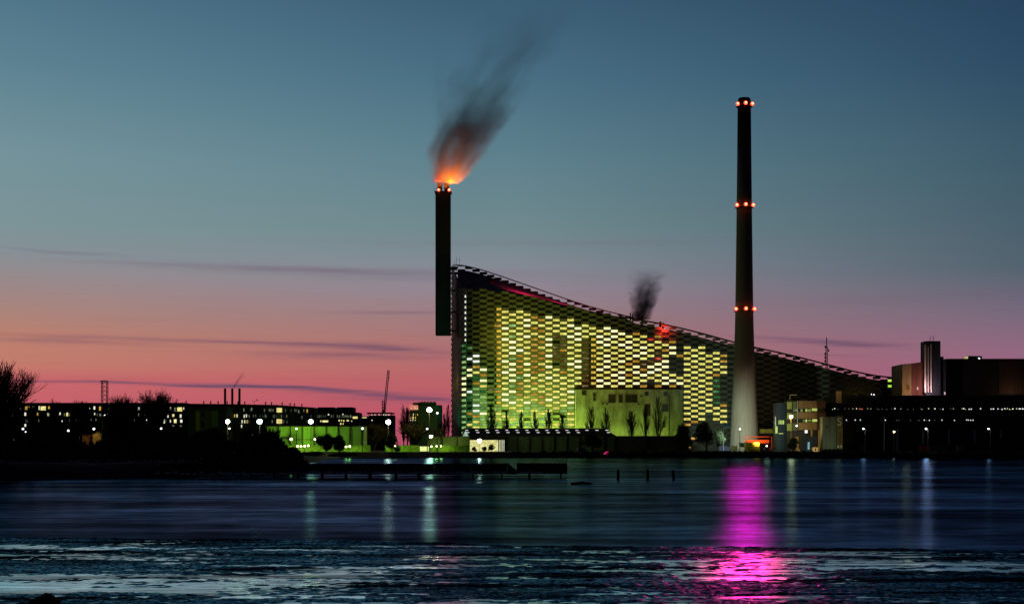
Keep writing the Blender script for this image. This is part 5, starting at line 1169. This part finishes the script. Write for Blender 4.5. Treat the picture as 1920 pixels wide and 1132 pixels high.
for px, top, bot, dx, lb in ((910.5, 858.5, 868, 0, 'thin upright stick above the jetty near its gap'), (924, 860, 868, -.35, 'thin leaning stick beside the upright one above the jetty'), (1060, 858.5, 868, .25, 'thin stick at the far end of the jetty'), (1104.5, 891, 897, 0, 'thin short stick alone in the water right of the jetty')):
    x = PX(px, JY)
    def f(b): 
        b.tube((x, JY + .15, PZ(bot, JY) - .3), (x + dx, JY + .15, PZ(top, JY)), .05, .03, 5); b.tube((x + dx, JY + .15, PZ(top, JY)), (x + dx, JY + .15, PZ(top, JY) + .05), .045, .03, 5)
        if px > 1100: b.tube((x, JY + .15, -.3), (x, JY + .15, PZ(bot, JY) - .3), .05, .05, 5)
    one('stick', f, M_wood, lb, 'stick', 'thin sticks at the jetty')
def gulls():
    r = random.Random(41)
    m = bpy.data.meshes.new('gull'); 
    b = MB(); b.ball((0, 0, .12), .16, 8, 5, 1.35, .8, .7); b.ball((.19, 0, .25), .07, 7, 4); b.tube((.12, 0, .16), (.19, 0, .25), .06, .05, 6); b.tube((.25, 0, .25), (.32, 0, .24), .02, .008, 4); b.tube((-.18, 0, .14), (-.36, 0, .16), .07, .01, 5)
    b.tube((.02, .03, -.02), (.02, .03, .06), .012, .012, 4); b.tube((.02, -.03, -.02), (.02, -.03, .06), .012, .012, 4)
    first = b.build('gull', mat('gull_plumage', (.92, .92, .90), .5)); first_used = False
    def put(x, y, z, rot, s):
        nonlocal first_used
        o = first if not first_used else first.copy()
        if first_used: COL.objects.link(o)
        first_used = True; o.location = (x, y, z); o.rotation_euler = (0, 0, rot); o.scale = (s, s, s)
        tag(o, 'small white gull resting in the long row at the foot of the jetty', 'gull', 'gulls in a row along the jetty')
    px = 282
    while px < 1015:
        px += r.choice([4, 6, 7, 8, 9, 12]) * (1.6 if px < 520 else 1.0)
        if 905 < px < 925 or 945 < px < 975: continue
        Y = 195.55
        if px < 545: Y = float(np.interp(px, [270, 480, 545], [190.5, 194.2, 195.5])); z = PZ(889.5 + r.uniform(-1, 1), Y)
        else: z = PZ(888.2 + r.uniform(-1.0, .9), Y)
        put(PX(px, Y), Y, z, r.choice([0, math.pi]) + r.uniform(-.5, .5), r.uniform(.95, 1.3))
gulls()
# ledge the gulls sit on
def ledge(b):
    pts = [(275, 190.7), (480, 194.4), (545, 195.62), (1020, 195.62)]
    for (p0, y0), (p1, y1) in zip(pts, pts[1:]):
        b.hexa([(PX(p0, y0), y0 - .25, .2), (PX(p1, y1), y1 - .25, .2), (PX(p1, y1), y1 + .25, .2), (PX(p0, y0), y0 + .25, .2)], [(PX(p0, y0), y0 - .25, PZ(891, y0)), (PX(p1, y1), y1 - .25, PZ(891, y1)), (PX(p1, y1), y1 + .25, PZ(891, y1)), (PX(p0, y0), y0 + .25, PZ(891, y0))])
one('footing_beam', ledge, M_wood, 'low black timber beam along the foot of the jetty under the row of gulls', 'beam')

# ---------------------------------------------------------------- trees
def bare_tree(px, py_top, Y, width, label, kind='round', seed=1, base=None, group=None, name='bare_tree', detail=1.0, matb=None, trunk_h=.22, rmul=1.0):
    r = random.Random(seed); base = base if base is not None else (GZ if Y > 560 else 1.6); x = PX(px, Y); Ht = PZ(py_top, Y) - base; Wd = width * Y / F / 2
    t = thing(name, label, 'tree', (x, Y, base), group); tr = MB(); cr = MB(); r0 = max(.10, Ht * .022)
    hT = Ht * trunk_h; tr.tube((x, Y, base - .3), (x, Y, base + hT), r0 * 1.25, r0 * .9, 8); tr.build('trunk', matb or M_bark, t)
    minr = max(.035, Y * .00011) * rmul
    def grow(p, d, L, rad, lev):
        n = 3; q = p
        for i in range(n):
            d2 = (d + Vector((r.uniform(-.14, .14), r.uniform(-.14, .14), r.uniform(-.05, .12)))).normalized(); e = q + d2 * L / n
            # stay inside the crown outline
            cr.tube(q, e, max(rad * (1 - .28 * i / n), minr), max(rad * (1 - .28 * (i + 1) / n), minr), 4 if lev < 2 else 3); q = e; d = d2
            if lev < 4 and (lev > 0 or i > 0):
                for k in range(2 if lev < 3 else (2 if r.random() < .6 * detail else 1)):
                    a = r.uniform(0, 2 * math.pi); sp = (.55 if kind == 'round' else .22)
                    side = Vector((math.cos(a), math.sin(a), 0)); dd = (d * 1.0 + side * sp * r.uniform(.6, 1.3) + Vector((0, 0, .12 if kind == 'round' else .3))).normalized()
                    grow(q, dd, L * r.uniform(.55, .75), rad * .6, lev + 1)
        if lev < 4: grow(q, d, L * .6, rad * .6, lev + 1)
    top = Vector((x, Y, base + hT))
    nb = 7 if kind == 'round' else 9
    if kind == 'round':
        for i in range(nb):
            a = 2 * math.pi * i / nb + r.uniform(-.3, .3); tilt = r.uniform(.35, 1.0) * Wd / max(.1, (Ht - hT)) * 1.1; d = Vector((math.cos(a) * tilt, math.sin(a) * tilt, 1)).normalized()
            grow(top - Vector((0, 0, hT * r.uniform(0, .3))), d, (Ht - hT) * .52, r0 * .55, 1)
        grow(top, Vector((0, 0, 1)), (Ht - hT) * .55, r0 * .7, 1)
    else:
        cr.tube(top, (x, Y, base + Ht * .97), r0 * .8, minr, 5)
        for i in range(int(34 * detail)):
            f = r.uniform(.0, .8); h = base + hT + (Ht - hT) * f; a = r.uniform(0, 2 * math.pi); L = (Ht - hT) * (.42 * (1 - f) + .10); sp = Wd / ((Ht - hT) * .42) * 1.15
            d = Vector((math.cos(a) * sp, math.sin(a) * sp, 1.0)).normalized(); grow(Vector((x, Y, h)), d, L * .7, r0 * .3, 3)
    # pull stray twigs into the crown's width and height
    zs = max(v[2] for v in cr.v); kx = 1.0; mx = sorted(abs(v[0] - x) for v in cr.v)[int(len(cr.v) * .985)]; kx = Wd / mx if mx > 0 else 1; kz = (Ht - hT) / (zs - base - hT)
    cr.v = [(x + (v[0] - x) * kx, Y + (v[1] - Y) * kx, base + hT + (v[2] - base - hT) * kz if v[2] > base + hT else v[2]) for v in cr.v]
    cr.build('crown', matb or M_bark, t)
def leafy(px, py_top, Y, width, label, seed, base=None, shape='round', leaf=.45, n=2600, name='dark_tree', low=.12, group=None, m=None, cat='tree', lobes=9):
    r = random.Random(seed); base = base if base is not None else (GZ if Y > 560 else 1.5); x = PX(px, Y); Ht = PZ(py_top, Y) - base; Wd = width * Y / F / 2
    t = thing(name, label, cat, (x, Y, base), group); b = MB(); b.tube((x, Y, base - .4), (x, Y, base + Ht * .55), max(.12, Ht * .03), .08, 7)
    for i in range(6):
        a = r.uniform(0, 6.28); b.tube((x, Y, base + Ht * r.uniform(.15, .4)), (x + math.cos(a) * Wd * .6, Y + math.sin(a) * Wd * .5, base + Ht * r.uniform(.5, .8)), .09, .03, 5)
    b.build('trunk', M_bark, t)
    L = []
    for i in range(lobes):
        a = r.uniform(0, 6.28); f = r.uniform(.0, .72); h = r.uniform(low + .18, .78); L.append((x + math.cos(a) * Wd * f, Y + math.sin(a) * Wd * f, base + Ht * h, Wd * r.uniform(.28, .5), Ht * r.uniform(.16, .26)))
    L.append((x, Y, base + Ht * .74, Wd * .45, Ht * .25)); L.append((x, Y, base + Ht * .45, Wd * .7, Ht * .3))
    c = MB()
    for i in range(n):
        lx, ly, lz, lr, lh = r.choice(L); v = Vector((r.gauss(0, 1), r.gauss(0, 1), r.gauss(0, 1))).normalized() * (r.random() ** .4)
        p = Vector((lx + v.x * lr, ly + v.y * lr, max(base + Ht * low * .4, min(base + Ht, lz + v.z * lh)))); s = leaf * r.uniform(.5, 1.3)
        u = Vector((r.gauss(0, 1), r.gauss(0, 1), r.gauss(0, 1))).normalized(); w = u.cross(Vector((r.gauss(0, 1), r.gauss(0, 1), r.gauss(0, 1)))).normalized()
        c.quad(p - u * s, p - w * s * .5, p + u * s, p + w * s * .5)
    c.build('crown', m or M_leaf, t)
bare_tree(2, 664, 250, 112, 'big round bare tree cut off by the left edge of the view', 'round', 11, trunk_h=.18)
bare_tree(228, 734, 300, 62, 'dense bushy bare tree right of the lattice mast', 'round', 22, trunk_h=.08, detail=1.3)
bare_tree(291, 726, 320, 58, 'rounded open bare tree above the roof of the left block', 'round', 23, trunk_h=.30)
bare_tree(102, 745, 330, 22, 'small bare treetop just showing over the left block', 'round', 31, trunk_h=.5)
bare_tree(152, 747, 330, 26, 'faint bare treetop left of the lattice mast', 'round', 32, trunk_h=.5)
bare_tree(58, 752, 260, 14, 'small bare sapling right beside the big tree', 'round', 33, trunk_h=.4)
MG = mat('gold_lit_bark', (.32, .22, .08), .9)  # bark with golden lamplight put into its colour
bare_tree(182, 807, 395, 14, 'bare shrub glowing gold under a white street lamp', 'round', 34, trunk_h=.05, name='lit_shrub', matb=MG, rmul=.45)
bare_tree(158, 812, 395, 18, 'bare brown shrub left of the gold-lit one', 'round', 35, trunk_h=.05, name='lit_shrub', rmul=.45, matb=mat('brown_lit_bark', (.18, .09, .04), .9))  # brown bark, brightened in its colour as if lamplit
lamp('shrub_light', P(177, 806, 390), (1, .75, .3), 900, .3)
PG = 'upright bare poplars before the facade'
for i, (px, top, w, lb) in enumerate(((922, 752, 22, 'widest upright bare poplar, leftmost one before the lit facade'), (950, 768, 14, 'slim bare poplar between the widest and the middle ones of the facade'), (977, 770, 12, 'thin bare poplar second after the widest one'), (1003, 768, 16, 'bare poplar in the middle of the lit facade'), (1029, 765, 15, 'bare poplar third from the concrete block'), (1054, 772, 13, 'low bare poplar just left of the concrete block'),
                    (1108, 760, 19, 'bare poplar at the left of the concrete wall'), (1136, 763, 19, 'second bare poplar against the concrete wall'), (1184, 768, 20, 'third bare poplar, middle of the concrete wall'), (1210, 758, 16, 'slim bare poplar left of the tallest one'), (1234, 741, 26, 'tallest and widest bare poplar against the concrete wall'))):
    bare_tree(px, top, 700, w, lb, 'poplar', 60 + i, group=PG, name='bare_poplar', trunk_h=.12, rmul=1.05)
for i, (px, top, w, lb) in enumerate(((702, 792, 44, 'wide bare tree in the dark below the crane building'), (778, 788, 46, 'wide bare tree in the dark below the glowing salmon storey'), (822, 800, 30, 'bare bushy tree left of the plant corner'))):
    bare_tree(px, top, 655, w, lb, 'round', 90 + i, trunk_h=.08, matb=mat('olive_bark', (.05, .045, .02), .95))
for i, (px, top, w, lb) in enumerate(((757, 757, 14, 'dark bare poplar left of the tower block'), (764, 763, 11, 'lower bare poplar touching the tower block'), (840, 756, 13, 'dark bare poplar at the corner of the big plant'), (833, 775, 10, 'short bare poplar left of the plant corner'))):
    bare_tree(px, top, 690, w, lb, 'poplar', 80 + i, group='upright bare poplars near the tower block', name='bare_poplar', trunk_h=.12)
leafy(1279, 792, 620, 44, 'broad round dark tree, the left of the pair beside the tall chimney', 101, n=3800)
leafy(1325, 788, 618, 44, 'broad round dark tree, the right of the pair beside the tall chimney', 102, n=3800)
leafy(1350, 806, 610, 22, 'smaller dark tree tucked against the right round tree', 103, n=1600)
leafy(1110, 806, 620, 46, 'wide dark conifer-like tree in front of the right end of the skylit shed', 104, n=3600)
leafy(612, 813, 580, 40, 'left lobe of the round dark bush in front of the green depot', 105, n=2600, name='round_bush', low=0, cat='bush')
leafy(636, 814, 582, 36, 'right lobe of the round dark bush in front of the green depot', 106, n=2600, name='round_bush', low=0, cat='bush')
leafy(735, 813, 585, 36, 'round dark tree right under the warm floodlight', 107, n=2600)
leafy(1487, 819, 600, 22, 'small round dark tree in front of the office foot', 108, n=1500)
leafy(745, 838, 584, 16, 'low bush glowing green around a lamp', 109, n=900, name='low_bush', low=0, cat='bush', leaf=.3, m=mat('green_lit_leaf', (.06, .13, .04), .9))  # green lamplight is put into this leaf colour
leafy(921, 831, 622, 14, 'ragged small tree silhouetted against the lit loading bay', 110, n=380, low=0, leaf=.35)
leafy(908, 836, 622, 12, 'low bush left of the ragged tree before the loading bay', 111, n=350, name='low_bush', low=0, cat='bush', leaf=.35)
leafy(889, 837, 622, 14, 'low bush at the left post of the loading bay', 112, n=420, name='low_bush', low=0, cat='bush', leaf=.35)
for i, (px, top, w, Y, lb) in enumerate([(20, 806, 80, 240, 'shrub at the left edge below the big bare tree'), (75, 822, 70, 240, 'low wide shrub right of the first on the bank'), (130, 826, 70, 250, 'low shrub below the lone street lamp'), (190, 824, 60, 240, 'low shrub below the gold-lit one'), (232, 772, 62, 300, 'tall dense dark shrub at the foot of the bushy bare tree'), (262, 800, 50, 290, 'dark shrub right of the tall dense one'),
                        (330, 812, 60, 280, 'dark shrub under the right part of the left block'), (375, 806, 52, 290, 'dark shrub before the green-lit stair wing'), (420, 812, 50, 280, 'dark shrub under the pale yellow floodlight'), (462, 806, 46, 290, 'dark shrub between the two leftmost floodlights'), (495, 806, 44, 300, 'dark shrub below the green-white floodlight'), (522, 820, 40, 300, 'dark shrub at the left end of the depot'), (548, 838, 44, 300, 'lowest dark shrub where the bank runs out to the jetty'), (590, 846, 60, 330, 'low dark bush behind the start of the jetty'), (640, 850, 60, 340, 'flat dark bush on the tip of the bank')]):
    if px > 560: Y = 420
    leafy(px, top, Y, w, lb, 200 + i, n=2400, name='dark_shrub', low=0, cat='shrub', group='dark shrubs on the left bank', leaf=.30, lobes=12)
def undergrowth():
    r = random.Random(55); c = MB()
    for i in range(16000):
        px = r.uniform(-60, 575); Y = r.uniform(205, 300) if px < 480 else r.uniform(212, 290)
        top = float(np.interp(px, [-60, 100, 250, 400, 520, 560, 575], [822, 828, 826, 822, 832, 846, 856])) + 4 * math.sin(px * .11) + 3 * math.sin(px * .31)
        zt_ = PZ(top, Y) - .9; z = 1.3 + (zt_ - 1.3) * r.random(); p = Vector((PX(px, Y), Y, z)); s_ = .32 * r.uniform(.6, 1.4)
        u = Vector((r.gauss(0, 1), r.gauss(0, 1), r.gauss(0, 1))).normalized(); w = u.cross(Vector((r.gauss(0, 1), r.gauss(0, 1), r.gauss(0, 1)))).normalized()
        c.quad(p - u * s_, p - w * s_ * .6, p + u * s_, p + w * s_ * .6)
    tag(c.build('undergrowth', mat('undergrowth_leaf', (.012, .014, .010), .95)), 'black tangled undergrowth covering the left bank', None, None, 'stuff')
undergrowth()
# bare twigs against the light on the right of the bank
for i, (px, top, w) in enumerate(((396, 797, 34), (508, 800, 30), (470, 800, 26))):
    bare_tree(px, top, 300, w, ['wiry bare bush before the green cladding', 'wiry bare bush at the left end of the green depot wall', 'wiry bare bush between two floodlights'][i], 'round', 300 + i, trunk_h=.1, name='bare_bush')
# golden lit patch, its light put into the canopy as a glow
t = thing('lit_shelter', 'small shelter glowing orange low on the far left', 'shelter', (PX(23, 400), 400, 1.6))
b = MB(); x = PX(23, 400); z = PZ(829, 400)
b.hexa([(x - .95, 399.5, z), (x + .95, 399.5, z), (x + .95, 401, z), (x - .95, 401, z)], [(x - .6, 399.5, z + .75), (x + .7, 399.5, z + .75), (x + .7, 401, z + .75), (x - .6, 401, z + .75)]); b.build('canopy', glow('orange_canopy_glow', (.75, .40, .04), .9, .8, (2, 2, 2)), t)
b = MB(); b.tube((x, 399.4, 1.3), (x, 399.4, z + 1.1), .05, .05, 5); b.tube((x + .7, 400.5, 1.3), (x + .7, 400.5, z), .05, .05, 5); b.build('post', M_steeld, t)
# illuminated letters
Yl = 420.0; t = thing('letter_sign', 'tiny glowing letters T R hanging in the dark below the green-white floodlight', 'sign', (PX(472, Yl), Yl, PZ(818, Yl)))
cu = bpy.data.curves.new('letters', 'FONT'); cu.body = 'TR'; cu.size = 1.0; cu.extrude = .02; cu.align_x = 'CENTER'
o = bpy.data.objects.new('tmp', cu); COL.objects.link(o); dg = bpy.context.evaluated_depsgraph_get(); me = bpy.data.meshes.new_from_object(o.evaluated_get(dg)); bpy.data.objects.remove(o)
me.materials.append(glow('letter_glow', (.8, .65, .35), 1.0)); o = bpy.data.objects.new('letters', me); COL.objects.link(o); o.parent = t; o.location = (0, 0, .15); o.rotation_euler = (R(90), 0, 0)
b = MB(); b.tube((PX(472, Yl), Yl + .1, 1.2), (PX(472, Yl), Yl + .1, PZ(818, Yl) + .8), .05, .05, 5); b.build('post', M_steeld, t)
